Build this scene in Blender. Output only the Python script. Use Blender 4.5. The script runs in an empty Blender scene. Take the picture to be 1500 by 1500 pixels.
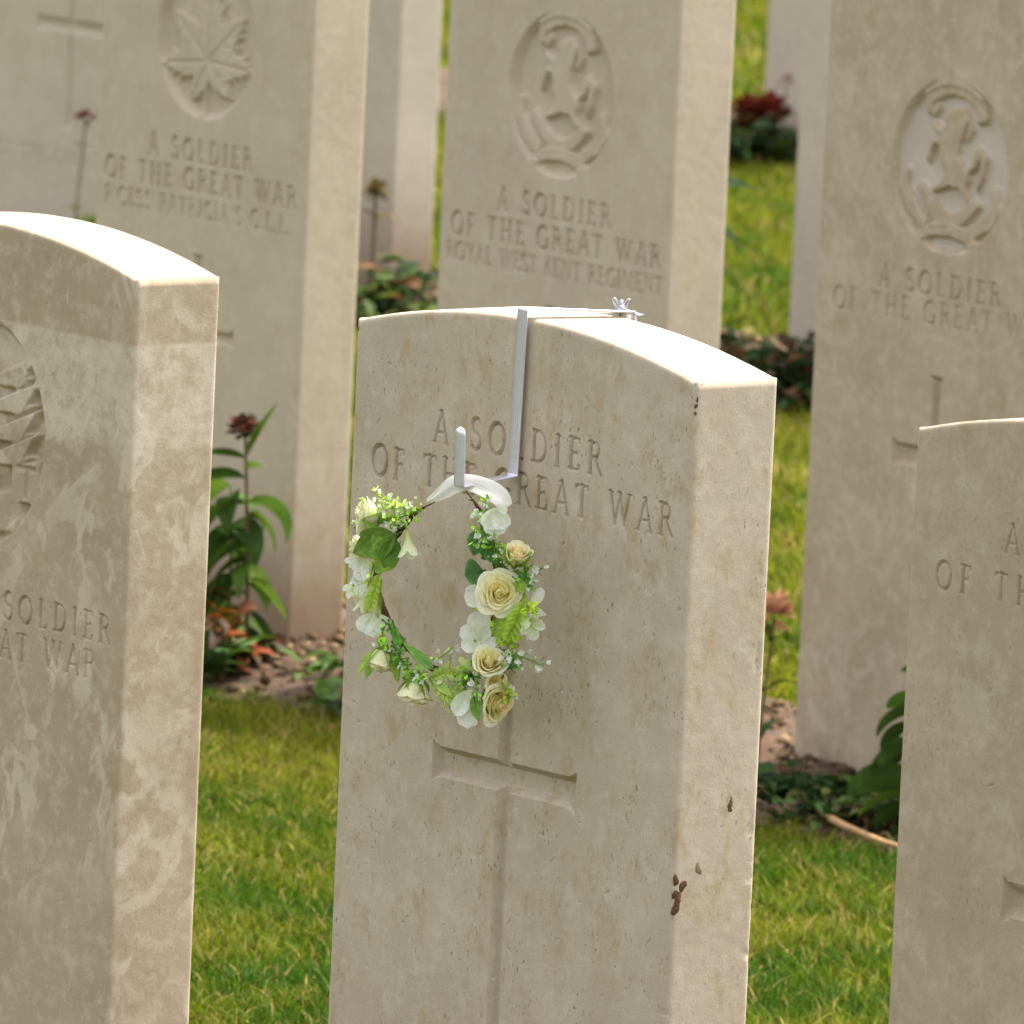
import bpy, math, random
import numpy as np
from mathutils import Vector, Matrix

random.seed(7)
rng = np.random.default_rng(11)
S = bpy.context.scene
R_ = math.radians

# ------------------------------------------------------------------ camera
YAW, PITCH, ROLL = R_(50.8634), R_(7.5425), R_(2.601)
FPX = 14527.0                                   # focal length in pixels of a 1500 px wide picture
CAM = np.array([5.37204562, -4.37454687, 1.58762436])
FH = np.array([-math.sin(YAW), math.cos(YAW), 0.0])
RT = np.array([math.cos(YAW), math.sin(YAW), 0.0])
UP = np.array([0, 0, 1.0])
FW = FH * math.cos(PITCH) - UP * math.sin(PITCH)
UC = UP * math.cos(PITCH) + FH * math.sin(PITCH)
cd = bpy.data.cameras.new("camera")
cam = bpy.data.objects.new("camera", cd)
S.collection.objects.link(cam)
RX = math.cos(ROLL) * RT + math.sin(ROLL) * UC
UX = math.cos(ROLL) * UC - math.sin(ROLL) * RT
m = Matrix.Identity(4)
for i in range(3):
    m[i][0], m[i][1], m[i][2], m[i][3] = RX[i], UX[i], -FW[i], CAM[i]
cam.matrix_world = m
cd.sensor_width = 36.0
cd.lens = 36.0 * FPX / 1500.0
cd.clip_start, cd.clip_end = 0.5, 3000.0
cd.dof.use_dof = True
cd.dof.focus_distance = float((np.array([0.05, 0.0, 0.62]) - CAM) @ FW)
cd.dof.aperture_fstop = cd.lens / 10.5
S.camera = cam

# ------------------------------------------------------------------ light
SUN_EL, SUN_AZ = 62.0, 2.0                     # azimuth measured from +Y towards +X
w = bpy.data.worlds.new("World")
S.world = w
w.use_nodes = True
nt = w.node_tree
sky = nt.nodes.new("ShaderNodeTexSky")
sky.sky_type = 'NISHITA'
sky.sun_disc = False
sky.sun_elevation = R_(SUN_EL)
sky.sun_rotation = R_(SUN_AZ)
sky.dust_density = 4.0
sky.air_density = 1.0
hs = nt.nodes.new("ShaderNodeHueSaturation")
hs.inputs['Saturation'].default_value = 0.2
hs.inputs['Value'].default_value = 1.0
bg = nt.nodes["Background"]
nt.links.new(sky.outputs[0], hs.inputs['Color'])
nt.links.new(hs.outputs[0], bg.inputs[0])
bg.inputs[1].default_value = 0.15
sd = bpy.data.lights.new("sun", 'SUN')
sd.energy = 2.5
sd.angle = R_(0.6)
sd.color = (1.0, 0.93, 0.83)
sun = bpy.data.objects.new("sun", sd)
S.collection.objects.link(sun)
sv = Vector((math.cos(R_(SUN_EL)) * math.sin(R_(SUN_AZ)), math.cos(R_(SUN_EL)) * math.cos(R_(SUN_AZ)), math.sin(R_(SUN_EL))))
sun.rotation_euler = sv.to_track_quat('Z', 'Y').to_euler()
S.view_settings.view_transform = 'Standard'
S.view_settings.look = 'None'
S.view_settings.gamma = 1.0
S.view_settings.exposure = 1.6

# ------------------------------------------------------------------ helpers
def link(o):
    S.collection.objects.link(o)

def thing(name, label, cat, loc=(0, 0, 0), rz=0.0, group=None):
    o = bpy.data.objects.new(name, None)
    o.empty_display_size = 0.05
    link(o)
    o.location = loc
    o.rotation_euler = (0, 0, rz)
    o['label'] = label
    o['category'] = cat
    if group:
        o['group'] = group
    return o

def mesh_obj(name, v, f4=None, f3=None, mat=None, parent=None, col=None, smooth=True):
    me = bpy.data.meshes.new(name)
    v = np.asarray(v, np.float32).reshape(-1, 3)
    f4 = np.zeros((0, 4), np.int32) if f4 is None or len(f4) == 0 else np.asarray(f4, np.int32).reshape(-1, 4)
    f3 = np.zeros((0, 3), np.int32) if f3 is None or len(f3) == 0 else np.asarray(f3, np.int32).reshape(-1, 3)
    me.vertices.add(len(v))
    me.vertices.foreach_set('co', v.ravel())
    loops = np.concatenate([f4.ravel(), f3.ravel()])
    me.loops.add(len(loops))
    me.loops.foreach_set('vertex_index', loops)
    me.polygons.add(len(f4) + len(f3))
    st = np.concatenate([np.arange(len(f4)) * 4, len(f4) * 4 + np.arange(len(f3)) * 3]).astype(np.int32)
    me.polygons.foreach_set('loop_start', st)
    me.polygons.foreach_set('use_smooth', np.full(len(f4) + len(f3), smooth, dtype=bool))
    me.update(calc_edges=True)
    if col is not None:
        a = me.color_attributes.new('col', 'FLOAT_COLOR', 'POINT')
        c = np.ones((len(v), 4), np.float32)
        c[:, :3] = np.asarray(col, np.float32).reshape(-1, 3)
        a.data.foreach_set('color', c.ravel())
    me.validate()
    if mat:
        me.materials.append(mat)
    o = bpy.data.objects.new(name, me)
    link(o)
    if parent is not None:
        o.parent = parent
    return o

class MB:
    """collects patches and links them as one mesh"""
    def __init__(s):
        s.v, s.q, s.t, s.c, s.n = [], [], [], [], 0
    def add(s, v, q=None, t=None, c=(1, 1, 1)):
        v = np.asarray(v, float).reshape(-1, 3)
        if q is not None and len(q):
            s.q.append(np.asarray(q, int).reshape(-1, 4) + s.n)
        if t is not None and len(t):
            s.t.append(np.asarray(t, int).reshape(-1, 3) + s.n)
        c = np.asarray(c, float)
        if c.ndim == 1:
            c = np.tile(c, (len(v), 1))
        s.v.append(v)
        s.c.append(c)
        s.n += len(v)
    def build(s, name, mat, parent=None, smooth=True):
        return mesh_obj(name, np.concatenate(s.v), np.concatenate(s.q) if s.q else None,
                        np.concatenate(s.t) if s.t else None, mat, parent, np.concatenate(s.c), smooth)

def gridq(nu, nv, wrap=False):
    """quads of a grid of nu x nv vertices, index i*nv + j"""
    i, j = np.meshgrid(np.arange(nu if wrap else nu - 1), np.arange(nv - 1), indexing='ij')
    i2 = (i + 1) % nu
    return np.stack([i * nv + j, i2 * nv + j, i2 * nv + j + 1, i * nv + j + 1], -1).reshape(-1, 4)

def hash2(ix, iy, seed):
    h = (ix.astype(np.int64) * 374761393 + iy.astype(np.int64) * 668265263 + seed * 1274126177) & 0x7fffffff
    h = ((h ^ (h >> 13)) * 1103515245 + 12345) & 0x7fffffff
    h = h ^ (h >> 16)
    return (h & 0xffff) / 65535.0

def vnoise(x, y, seed=0):
    x = np.asarray(x, float); y = np.asarray(y, float)
    ix, iy = np.floor(x), np.floor(y)
    fx, fy = x - ix, y - iy
    fx = fx * fx * (3 - 2 * fx); fy = fy * fy * (3 - 2 * fy)
    a, b = hash2(ix, iy, seed), hash2(ix + 1, iy, seed)
    c, d = hash2(ix, iy + 1, seed), hash2(ix + 1, iy + 1, seed)
    return (a * (1 - fx) + b * fx) * (1 - fy) + (c * (1 - fx) + d * fx) * fy - 0.5

def fbm(x, y, seed=0, oct=4):
    r, a = 0.0, 1.0
    for k in range(oct):
        r = r + a * vnoise(x * 2 ** k, y * 2 ** k, seed + 17 * k)
        a *= 0.5
    return r

def unit(a):
    a = np.asarray(a, float)
    return a / (np.linalg.norm(a) + 1e-12)

def frame(axis, hint=(0, 0, 1)):
    """3x3 matrix whose columns are x, y, z with z along axis"""
    z = unit(axis)
    h = np.asarray(hint, float)
    if abs(z @ unit(h)) > 0.97:
        h = np.array([1.0, 0.2, 0])
    x = unit(np.cross(h, z))
    return np.stack([x, np.cross(z, x), z], 1)

def tube(mb, pts, rad, c=(1, 1, 1), n=7, cap=True):
    pts = np.asarray(pts, float)
    k = len(pts)
    rad = np.full(k, rad) if np.isscalar(rad) else np.asarray(rad, float)
    T = np.gradient(pts, axis=0)
    X = None
    vs = []
    for i in range(k):
        t = unit(T[i])
        if X is None:
            X = frame(t)[:, 0]
        X = unit(X - t * (X @ t))
        Y = np.cross(t, X)
        a = np.linspace(0, 2 * np.pi, n, endpoint=False)
        vs.append(pts[i] + rad[i] * (np.cos(a)[:, None] * X + np.sin(a)[:, None] * Y))
    v = np.concatenate(vs)
    q = []
    for i in range(k - 1):
        for j in range(n):
            q.append([i * n + j, i * n + (j + 1) % n, (i + 1) * n + (j + 1) % n, (i + 1) * n + j])
    t3 = []
    if cap:
        v = np.concatenate([v, pts[:1], pts[-1:]])
        for j in range(n):
            t3.append([k * n, (j + 1) % n, j])
            t3.append([k * n + 1, (k - 1) * n + j, (k - 1) * n + (j + 1) % n])
    mb.add(v, q, t3, c)

def spline(pts, n):
    """Catmull-Rom through pts"""
    p = np.asarray(pts, float)
    p = np.concatenate([[2 * p[0] - p[1]], p, [2 * p[-1] - p[-2]]])
    out = []
    m_ = len(p) - 3
    for s in np.linspace(0, m_ - 1e-9, n):
        i = int(s); t = s - i
        a, b, c, d = p[i:i + 4]
        out.append(0.5 * (2 * b + (c - a) * t + (2 * a - 5 * b + 4 * c - d) * t * t + (3 * b - a - 3 * c + d) * t ** 3))
    return np.array(out)

# ------------------------------------------------------------------ materials
def new_mat(name):
    mt = bpy.data.materials.new(name)
    mt.use_nodes = True
    nt = mt.node_tree
    return mt, nt, nt.nodes, nt.links, nt.nodes['Principled BSDF']

def stone_mat(name, base, dark, light, seed, vein=0.0, streak=0.5, specks=0.6, mud=0.0, band=None, lichen=0.0):
    mt, nt, N, L, P = new_mat(name)
    P.inputs['Roughness'].default_value = 0.88
    P.inputs['Specular IOR Level'].default_value = 0.25
    tc = N.new('ShaderNodeTexCoord')
    def mapping(scale, off=0.0):
        mp = N.new('ShaderNodeMapping')
        mp.inputs['Location'].default_value = (seed * 3.17 + off, seed * 1.71 - off, seed * 2.3)
        mp.inputs['Scale'].default_value = scale
        L.new(tc.outputs['Object'], mp.inputs[0])
        return mp.outputs[0]
    def noise(vec, scale, detail=5.0, rough=0.6, dist=0.0):
        n = N.new('ShaderNodeTexNoise')
        n.inputs['Scale'].default_value = scale
        n.inputs['Detail'].default_value = detail
        n.inputs['Roughness'].default_value = rough
        n.inputs['Distortion'].default_value = dist
        L.new(vec, n.inputs['Vector'])
        return n.outputs['Fac']
    def ramp(fac, a, b):
        r = N.new('ShaderNodeMapRange')
        r.interpolation_type = 'SMOOTHSTEP'
        r.inputs[1].default_value, r.inputs[2].default_value = a, b
        L.new(fac, r.inputs[0])
        return r.outputs[0]
    def math_(op, a, b):
        n = N.new('ShaderNodeMath'); n.operation = op
        for k, s in ((0, a), (1, b)):
            if isinstance(s, (int, float)):
                n.inputs[k].default_value = s
            else:
                L.new(s, n.inputs[k])
        return n.outputs[0]
    def mix(fac, a, b):
        n = N.new('ShaderNodeMix'); n.data_type = 'RGBA'
        if isinstance(fac, (int, float)):
            n.inputs[0].default_value = fac
        else:
            L.new(fac, n.inputs[0])
        for k, s in ((6, a), (7, b)):
            if isinstance(s, tuple):
                n.inputs[k].default_value = (*s, 1)
            else:
                L.new(s, n.inputs[k])
        return n.outputs[2]
    v1 = mapping((1, 1, 1))
    sep = N.new('ShaderNodeSeparateXYZ')
    L.new(tc.outputs['Object'], sep.inputs[0])
    Z = sep.outputs[2]
    c = mix(ramp(noise(v1, 11.0, 6, 0.65), 0.33, 0.68), dark, base)
    c = mix(math_('MULTIPLY', ramp(noise(v1, 60.0, 4, 0.7), 0.45, 0.7), 0.35), c, light)
    c = mix(math_('MULTIPLY', ramp(noise(v1, 420.0, 2, 0.7), 0.52, 0.72), 0.22), c, tuple(x * 0.6 for x in dark))
    # vertical weather streaks, ochre
    vs = mapping((36, 36, 7.0), 5.0)
    sm = math_('MULTIPLY', ramp(noise(vs, 1.0, 4, 0.6), 0.5, 0.72), ramp(noise(mapping((1, 1, 1), 9.0), 5.0, 3, 0.6), 0.42, 0.62))
    c = mix(math_('MULTIPLY', sm, streak * 0.32), c, (base[0] * 0.72, base[1] * 0.66, base[2] * 0.5))
    # blotchy ochre stains
    bl = ramp(noise(mapping((44, 44, 27), 2.0), 1.0, 7, 0.72), 0.50, 0.68)
    c = mix(math_('MULTIPLY', bl, 0.9 * streak), c, (base[0] * 0.78, base[1] * 0.7, base[2] * 0.52))
    if vein > 0:
        n1 = noise(mapping((1, 1, 0.8), 3.0), 19.0, 7, 0.6, 0.55)
        vm = math_('MULTIPLY', ramp(n1, 0.555, 0.62), ramp(noise(mapping((1, 1, 1), 4.0), 7.0, 2, 0.5), 0.42, 0.6))
        ridge = math_('ABSOLUTE', math_('SUBTRACT', noise(mapping((1, 1, 0.9), 8.0), 8.0, 6, 0.55, 0.7), 0.5), 0)
        rm = math_('MULTIPLY', math_('SUBTRACT', 1.0, ramp(ridge, 0.008, 0.03)), ramp(noise(mapping((1, 1, 1), 6.0), 9.0, 2, 0.5), 0.48, 0.58))
        allv = math_('MAXIMUM', vm, math_('MULTIPLY', rm, 0.8))
        c = mix(math_('MULTIPLY', allv, vein), c, light)
    if band:
        zb = math_('ADD', Z, math_('MULTIPLY', math_('SUBTRACT', noise(v1, 22.0, 5, 0.7), 0.5), 0.035))
        bm = math_('MULTIPLY', ramp(zb, band[0] - 0.012, band[0] + 0.006), math_('SUBTRACT', 1.0, ramp(Z, band[1] - 0.002, band[1] + 0.002)))
        bm = math_('MULTIPLY', bm, ramp(noise(v1, 45.0, 5, 0.7), 0.3, 0.62))
        c = mix(math_('MULTIPLY', bm, band[2]), c, light)
    if lichen > 0:
        lm = ramp(noise(mapping((1, 1, 1), 12.0), 30.0, 6, 0.7), 0.55, 0.72)
        c = mix(math_('MULTIPLY', lm, lichen), c, light)
    # short dark pits and fossil marks
    vo = N.new('ShaderNodeTexVoronoi')
    vo.inputs['Scale'].default_value = 1.0
    vo.inputs['Randomness'].default_value = 1.0
    dn = N.new('ShaderNodeTexNoise'); dn.inputs['Scale'].default_value = 330; dn.inputs['Detail'].default_value = 2
    L.new(v1, dn.inputs['Vector'])
    dv = N.new('ShaderNodeVectorMath'); dv.operation = 'MULTIPLY_ADD'
    L.new(dn.outputs['Color'], dv.inputs[0]); dv.inputs[1].default_value = (1.1, 1.1, 1.1)
    L.new(mapping((250, 250, 120), 1.0), dv.inputs[2])
    L.new(dv.outputs[0], vo.inputs['Vector'])
    sp = math_('MULTIPLY', math_('SUBTRACT', 1.0, ramp(vo.outputs['Distance'], 0.10, 0.27)),
               ramp(noise(mapping((1, 1, 1), 7.0), 17.0, 5, 0.75), 0.45, 0.64))
    c = mix(math_('MULTIPLY', sp, specks), c, (0.10, 0.085, 0.055))
    if mud > 0:
        zm = math_('ADD', Z, math_('MULTIPLY', math_('SUBTRACT', noise(v1, 14.0, 5, 0.7), 0.5), 0.12))
        mm = math_('SUBTRACT', 1.0, ramp(zm, 0.0, mud))
        c = mix(math_('MULTIPLY', mm, 0.8), c, (0.20, 0.115, 0.06))
    L.new(c, P.inputs['Base Color'])
    b1 = N.new('ShaderNodeBump')
    b1.inputs['Strength'].default_value = 0.18
    b1.inputs['Distance'].default_value = 0.0015
    L.new(noise(v1, 520.0, 3, 0.7), b1.inputs['Height'])
    b2 = N.new('ShaderNodeBump')
    b2.inputs['Strength'].default_value = 0.06
    b2.inputs['Distance'].default_value = 0.003
    L.new(noise(v1, 75.0, 5, 0.65), b2.inputs['Height'])
    L.new(b1.outputs[0], b2.inputs['Normal'])
    L.new(b2.outputs[0], P.inputs['Normal'])
    return mt

def plant_mat(name, transl=0.35, rough=0.5, spec=0.35, var=0.0, lo=0.72, hi=1.2, bump=0.0):
    """colour from the plant's own 'col' attribute, part of the light passing through"""
    mt, nt, N, L, P = new_mat(name)
    at = N.new('ShaderNodeAttribute'); at.attribute_name = 'col'
    col = at.outputs['Color']
    if var > 0:
        tc = N.new('ShaderNodeTexCoord')
        ns = N.new('ShaderNodeTexNoise'); ns.inputs['Scale'].default_value = var; ns.inputs['Detail'].default_value = 4
        L.new(tc.outputs['Object'], ns.inputs['Vector'])
        mr = N.new('ShaderNodeMapRange'); mr.inputs[1].default_value = 0.3; mr.inputs[2].default_value = 0.7
        mr.inputs[3].default_value = lo; mr.inputs[4].default_value = hi
        if bump > 0:
            bp = N.new('ShaderNodeBump'); bp.inputs['Strength'].default_value = bump; bp.inputs['Distance'].default_value = 0.0012
            L.new(ns.outputs['Fac'], bp.inputs['Height']); L.new(bp.outputs[0], P.inputs['Normal'])
        L.new(ns.outputs['Fac'], mr.inputs[0])
        mx = N.new('ShaderNodeVectorMath'); mx.operation = 'SCALE'
        L.new(col, mx.inputs[0]); L.new(mr.outputs[0], mx.inputs['Scale'])
        col = mx.outputs[0]
    L.new(col, P.inputs['Base Color'])
    P.inputs['Roughness'].default_value = rough
    P.inputs['Specular IOR Level'].default_value = spec
    if transl > 0:
        tr = N.new('ShaderNodeBsdfTranslucent')
        L.new(col, tr.inputs['Color'])
        ms = N.new('ShaderNodeMixShader'); ms.inputs[0].default_value = transl
        L.new(P.outputs[0], ms.inputs[1]); L.new(tr.outputs[0], ms.inputs[2])
        L.new(ms.outputs[0], N['Material Output'].inputs[0])
    return mt

M_LEAF = plant_mat('leaf', 0.32, 0.6, 0.16, 60.0)
M_GRASS = plant_mat('grass', 0.45, 0.65, 0.10)
M_STEM = plant_mat('stem', 0.0, 0.6, 0.3, 90.0)
M_PETAL = plant_mat('petal', 0.40, 0.7, 0.12, 330.0, 0.90, 1.08, 0.35)
M_FLEAF = plant_mat('fabric_leaf', 0.32, 0.65, 0.15, 260.0, 0.75, 1.2, 0.3)
M_BARK = plant_mat('twig_bark', 0.0, 0.85, 0.2, 300.0)

def ribbon_mat():
    mt, nt, N, L, P = new_mat('satin_ribbon')
    P.inputs['Base Color'].default_value = (0.86, 0.85, 0.78, 1)
    P.inputs['Roughness'].default_value = 0.55
    tc = N.new('ShaderNodeTexCoord')
    wv = N.new('ShaderNodeTexNoise'); wv.inputs['Scale'].default_value = 900; wv.inputs['Detail'].default_value = 2
    L.new(tc.outputs['Object'], wv.inputs['Vector'])
    b = N.new('ShaderNodeBump'); b.inputs['Strength'].default_value = 0.2; b.inputs['Distance'].default_value = 0.0005
    L.new(wv.outputs['Fac'], b.inputs['Height']); L.new(b.outputs[0], P.inputs['Normal'])
    tr = N.new('ShaderNodeBsdfTranslucent'); tr.inputs['Color'].default_value = (0.86, 0.85, 0.78, 1)
    ms = N.new('ShaderNodeMixShader'); ms.inputs[0].default_value = 0.25
    L.new(P.outputs[0], ms.inputs[1]); L.new(tr.outputs[0], ms.inputs[2])
    L.new(ms.outputs[0], N['Material Output'].inputs[0])
    return mt
M_RIBBON = ribbon_mat()

def steel_mat():
    mt, nt, N, L, P = new_mat('brushed_steel')
    P.inputs['Base Color'].default_value = (0.76, 0.74, 0.86, 1)
    P.inputs['Metallic'].default_value = 0.5
    P.inputs['Roughness'].default_value = 0.35
    tc = N.new('ShaderNodeTexCoord')
    mp = N.new('ShaderNodeMapping'); mp.inputs['Scale'].default_value = (1200, 1200, 40)
    L.new(tc.outputs['Object'], mp.inputs[0])
    ns = N.new('ShaderNodeTexNoise'); ns.inputs['Scale'].default_value = 1.0; ns.inputs['Detail'].default_value = 2
    L.new(mp.outputs[0], ns.inputs['Vector'])
    mr = N.new('ShaderNodeMapRange'); mr.inputs[3].default_value = 0.14; mr.inputs[4].default_value = 0.34
    L.new(ns.outputs['Fac'], mr.inputs[0]); L.new(mr.outputs[0], P.inputs['Roughness'])
    return mt
M_STEEL = steel_mat()
M_NUT = M_STEEL.copy()
M_NUT.name = 'zinc'
M_NUT.node_tree.nodes['Principled BSDF'].inputs['Base Color'].default_value = (0.42, 0.42, 0.46, 1)
M_NUT.node_tree.nodes['Principled BSDF'].inputs['Metallic'].default_value = 0.9

def soil_mat():
    mt, nt, N, L, P = new_mat('soil')
    tc = N.new('ShaderNodeTexCoord')
    ns = N.new('ShaderNodeTexNoise'); ns.inputs['Scale'].default_value = 35; ns.inputs['Detail'].default_value = 8; ns.inputs['Roughness'].default_value = 0.7
    L.new(tc.outputs['Object'], ns.inputs['Vector'])
    cr = N.new('ShaderNodeValToRGB')
    cr.color_ramp.elements[0].position = 0.32; cr.color_ramp.elements[0].color = (0.030, 0.016, 0.008, 1)
    cr.color_ramp.elements[1].position = 0.68; cr.color_ramp.elements[1].color = (0.14, 0.080, 0.040, 1)
    L.new(ns.outputs['Fac'], cr.inputs[0])
    L.new(cr.outputs[0], P.inputs['Base Color'])
    P.inputs['Roughness'].default_value = 0.95
    b = N.new('ShaderNodeBump'); b.inputs['Strength'].default_value = 0.8; b.inputs['Distance'].default_value = 0.01
    L.new(ns.outputs['Fac'], b.inputs['Height']); L.new(b.outputs[0], P.inputs['Normal'])
    return mt
M_SOIL = soil_mat()

def ground_mat():
    mt, nt, N, L, P = new_mat('turf')
    tc = N.new('ShaderNodeTexCoord')
    def ns(scale, detail):
        n = N.new('ShaderNodeTexNoise'); n.inputs['Scale'].default_value = scale; n.inputs['Detail'].default_value = detail
        n.inputs['Roughness'].default_value = 0.7
        L.new(tc.outputs['Object'], n.inputs['Vector']); return n.outputs['Fac']
    cr = N.new('ShaderNodeValToRGB')
    e = cr.color_ramp.elements
    e[0].position = 0.35; e[0].color = (0.022, 0.034, 0.004, 1)
    e[1].position = 0.7; e[1].color = (0.085, 0.10, 0.010, 1)
    L.new(ns(60, 6), cr.inputs[0])
    L.new(cr.outputs[0], P.inputs['Base Color'])
    P.inputs['Roughness'].default_value = 1.0
    P.inputs['Specular IOR Level'].default_value = 0.0
    b = N.new('ShaderNodeBump'); b.inputs['Strength'].default_value = 0.7; b.inputs['Distance'].default_value = 0.02
    L.new(ns(90, 5), b.inputs['Height']); L.new(b.outputs[0], P.inputs['Normal'])
    return mt
M_TURF = ground_mat()

# ------------------------------------------------------------------ ground and beds
def struct(o):
    o['kind'] = 'structure'
    return o

g = 1500.0
struct(mesh_obj('ground', [(-g, -g, 0), (g, -g, 0), (g, g, 0), (-g, g, 0)], [(0, 1, 2, 3)], None, M_TURF))

BEDS = [(-0.28, 0.36), (1.93, 2.47), (4.12, 4.72), (6.28, 6.9)]
def bed(y0, y1, xa, xb, step):
    nx, ny = int((xb - xa) / step), int((y1 - y0) / step) + 2
    x, y = np.meshgrid(np.linspace(xa, xb, nx), np.linspace(0, 1, ny), indexing='ij')
    wob0 = 0.05 * vnoise(x * 5, x * 0 + y0, 3) + 0.02 * vnoise(x * 20, x * 0, 5)
    wob1 = 0.05 * vnoise(x * 5, x * 0 + y1, 4) + 0.02 * vnoise(x * 20, x * 0, 6)
    yy = y0 + wob0 + (y1 + wob1 - y0 - wob0) * y
    z = 0.004 + np.sin(np.pi * y) ** 0.6 * (0.010 + 0.022 * (fbm(x * 14, yy * 14, 8) * 0.7 + 0.4) + 0.012 * fbm(x * 55, yy * 55, 9))
    z = np.maximum(z, 0.004)
    struct(mesh_obj('earth_bed', np.stack([x, yy, z], -1), gridq(nx, ny), None, M_SOIL))
bed(*BEDS[0], -2.2, 2.2, 0.02)
bed(*BEDS[1], -4.6, 0.5, 0.012)
bed(*BEDS[2], -8.0, -2.0, 0.025)
bed(*BEDS[3], -10.0, -4.0, 0.03)

# ------------------------------------------------------------------ lettering: V-cut strokes in a unit em (cap height 1)
TK, TN, SF = 0.135, 0.085, 0.055
def arc(cx, cy, rx, ry, a0, a1, n=18):
    a = np.radians(np.linspace(a0, a1, n))
    return list(zip(cx + rx * np.cos(a), cy + ry * np.sin(a)))
def ser(x, y, l=0.11):
    return ([(x - l, y), (x + l, y)], SF)
GL = {
 'A': (.78, [([(.10, 0), (.40, 1)], TN), ([(.40, 1), (.70, 0)], TK), ([(.20, .34), (.60, .34)], TN), ser(.10, .02), ser(.70, .02), ([(.30, .985), (.42, .985)], SF)]),
 'S': (.56, [(arc(.28, .745, .19, .235, 35, 265) + arc(.28, .26, .21, .25, 82, -145), TK * .9), ([(.44, .88), (.455, .76)], SF), ([(.10, .12), (.085, .25)], SF)]),
 'O': (.86, [(arc(.43, .5, .36, .48, 0, 360, 36), TK * .95)]),
 'L': (.58, [([(.16, 0.02), (.16, .98)], TK), ([(.16, .03), (.52, .03)], TN), ([(.52, .03), (.545, .17)], SF), ser(.16, .98)]),
 'D': (.82, [([(.16, .02), (.16, .98)], TK), ([(.10, .97), (.34, .97)] + arc(.34, .5, .38, .47, 90, -90) + [(.06, .03)], TN * 1.2)]),
 'I': (.32, [([(.16, .02), (.16, .98)], TK), ser(.16, .02), ser(.16, .98)]),
 'E': (.60, [([(.16, .02), (.16, .98)], TK), ([(.06, .97), (.52, .97), (.53, .86)], TN), ([(.16, .52), (.44, .52)], TN), ([(.06, .03), (.54, .03), (.56, .16)], TN), ([(.44, .58), (.44, .46)], SF)]),
 'R': (.70, [([(.16, .02), (.16, .98)], TK), ([(.06, .97), (.34, .97)] + arc(.34, .745, .20, .225, 90, -90) + [(.16, .52)], TN * 1.1), ([(.34, .52), (.66, .02)], TK), ser(.16, .02), ([(.60, .02), (.74, .02)], SF)]),
 'F': (.56, [([(.16, .02), (.16, .98)], TK), ([(.06, .97), (.51, .97), (.52, .84)], TN), ([(.16, .50), (.43, .50)], TN), ser(.16, .02), ([(.43, .57), (.43, .43)], SF)]),
 'T': (.68, [([(.34, .02), (.34, .97)], TK), ([(.05, .86), (.06, .96), (.62, .96), (.63, .86)], TN), ser(.34, .02)]),
 'H': (.84, [([(.17, .02), (.17, .98)], TK), ([(.67, .02), (.67, .98)], TK), ([(.17, .50), (.67, .50)], TN), ser(.17, .02), ser(.17, .98), ser(.67, .02), ser(.67, .98)]),
 'G': (.82, [(arc(.43, .5, .36, .48, 45, 318, 30), TK * .95), ([(.70, .40), (.70, .14)], TK), ser(.70, .40), ([(.69, .84), (.70, .72)], SF)]),
 'W': (1.10, [([(.10, .98), (.34, .02)], TK), ([(.34, .02), (.55, .90)], TN), ([(.53, .98), (.78, .02)], TK), ([(.78, .02), (1.0, .98)], TN), ser(.10, .98), ser(1.0, .98), ser(.53, .98, .08)]),
 'P': (.60, [([(.16, .02), (.16, .98)], TK), ([(.06, .97), (.32, .97)] + arc(.32, .72, .21, .25, 90, -90) + [(.16, .47)], TN * 1.1), ser(.16, .02)]),
 'C': (.76, [(arc(.43, .5, .36, .48, 48, 312, 28), TK * .95), ([(.68, .86), (.69, .73)], SF), ([(.68, .15), (.70, .26)], SF)]),
 'Y': (.72, [([(.10, .98), (.36, .48)], TK), ([(.62, .98), (.36, .48)], TN), ([(.36, .48), (.36, .02)], TK), ser(.36, .02), ser(.10, .98), ser(.62, .98)]),
 'K': (.72, [([(.16, .02), (.16, .98)], TK), ([(.18, .46), (.58, .98)], TN), ([(.30, .60), (.66, .02)], TK), ser(.16, .02), ser(.16, .98), ser(.58, .98), ser(.66, .02, .08)]),
 'N': (.86, [([(.17, .02), (.17, .98)], TN), ([(.15, .98), (.69, .02)], TK), ([(.69, .02), (.69, .98)], TN), ser(.17, .02), ser(.69, .98), ([(.05, .98), (.17, .98)], SF)]),
 'M': (1.0, [([(.12, .02), (.20, .98)], TN), ([(.20, .98), (.50, .06)], TK), ([(.50, .06), (.80, .98)], TN), ([(.80, .98), (.88, .02)], TK), ser(.12, .02), ser(.88, .02)]),
 "'": (.22, [([(.12, .98), (.10, .74)], TN)]),
 '.': (.24, [([(.11, .05), (.12, .06)], TK)]),
 ' ': (.42, []),
}

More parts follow.
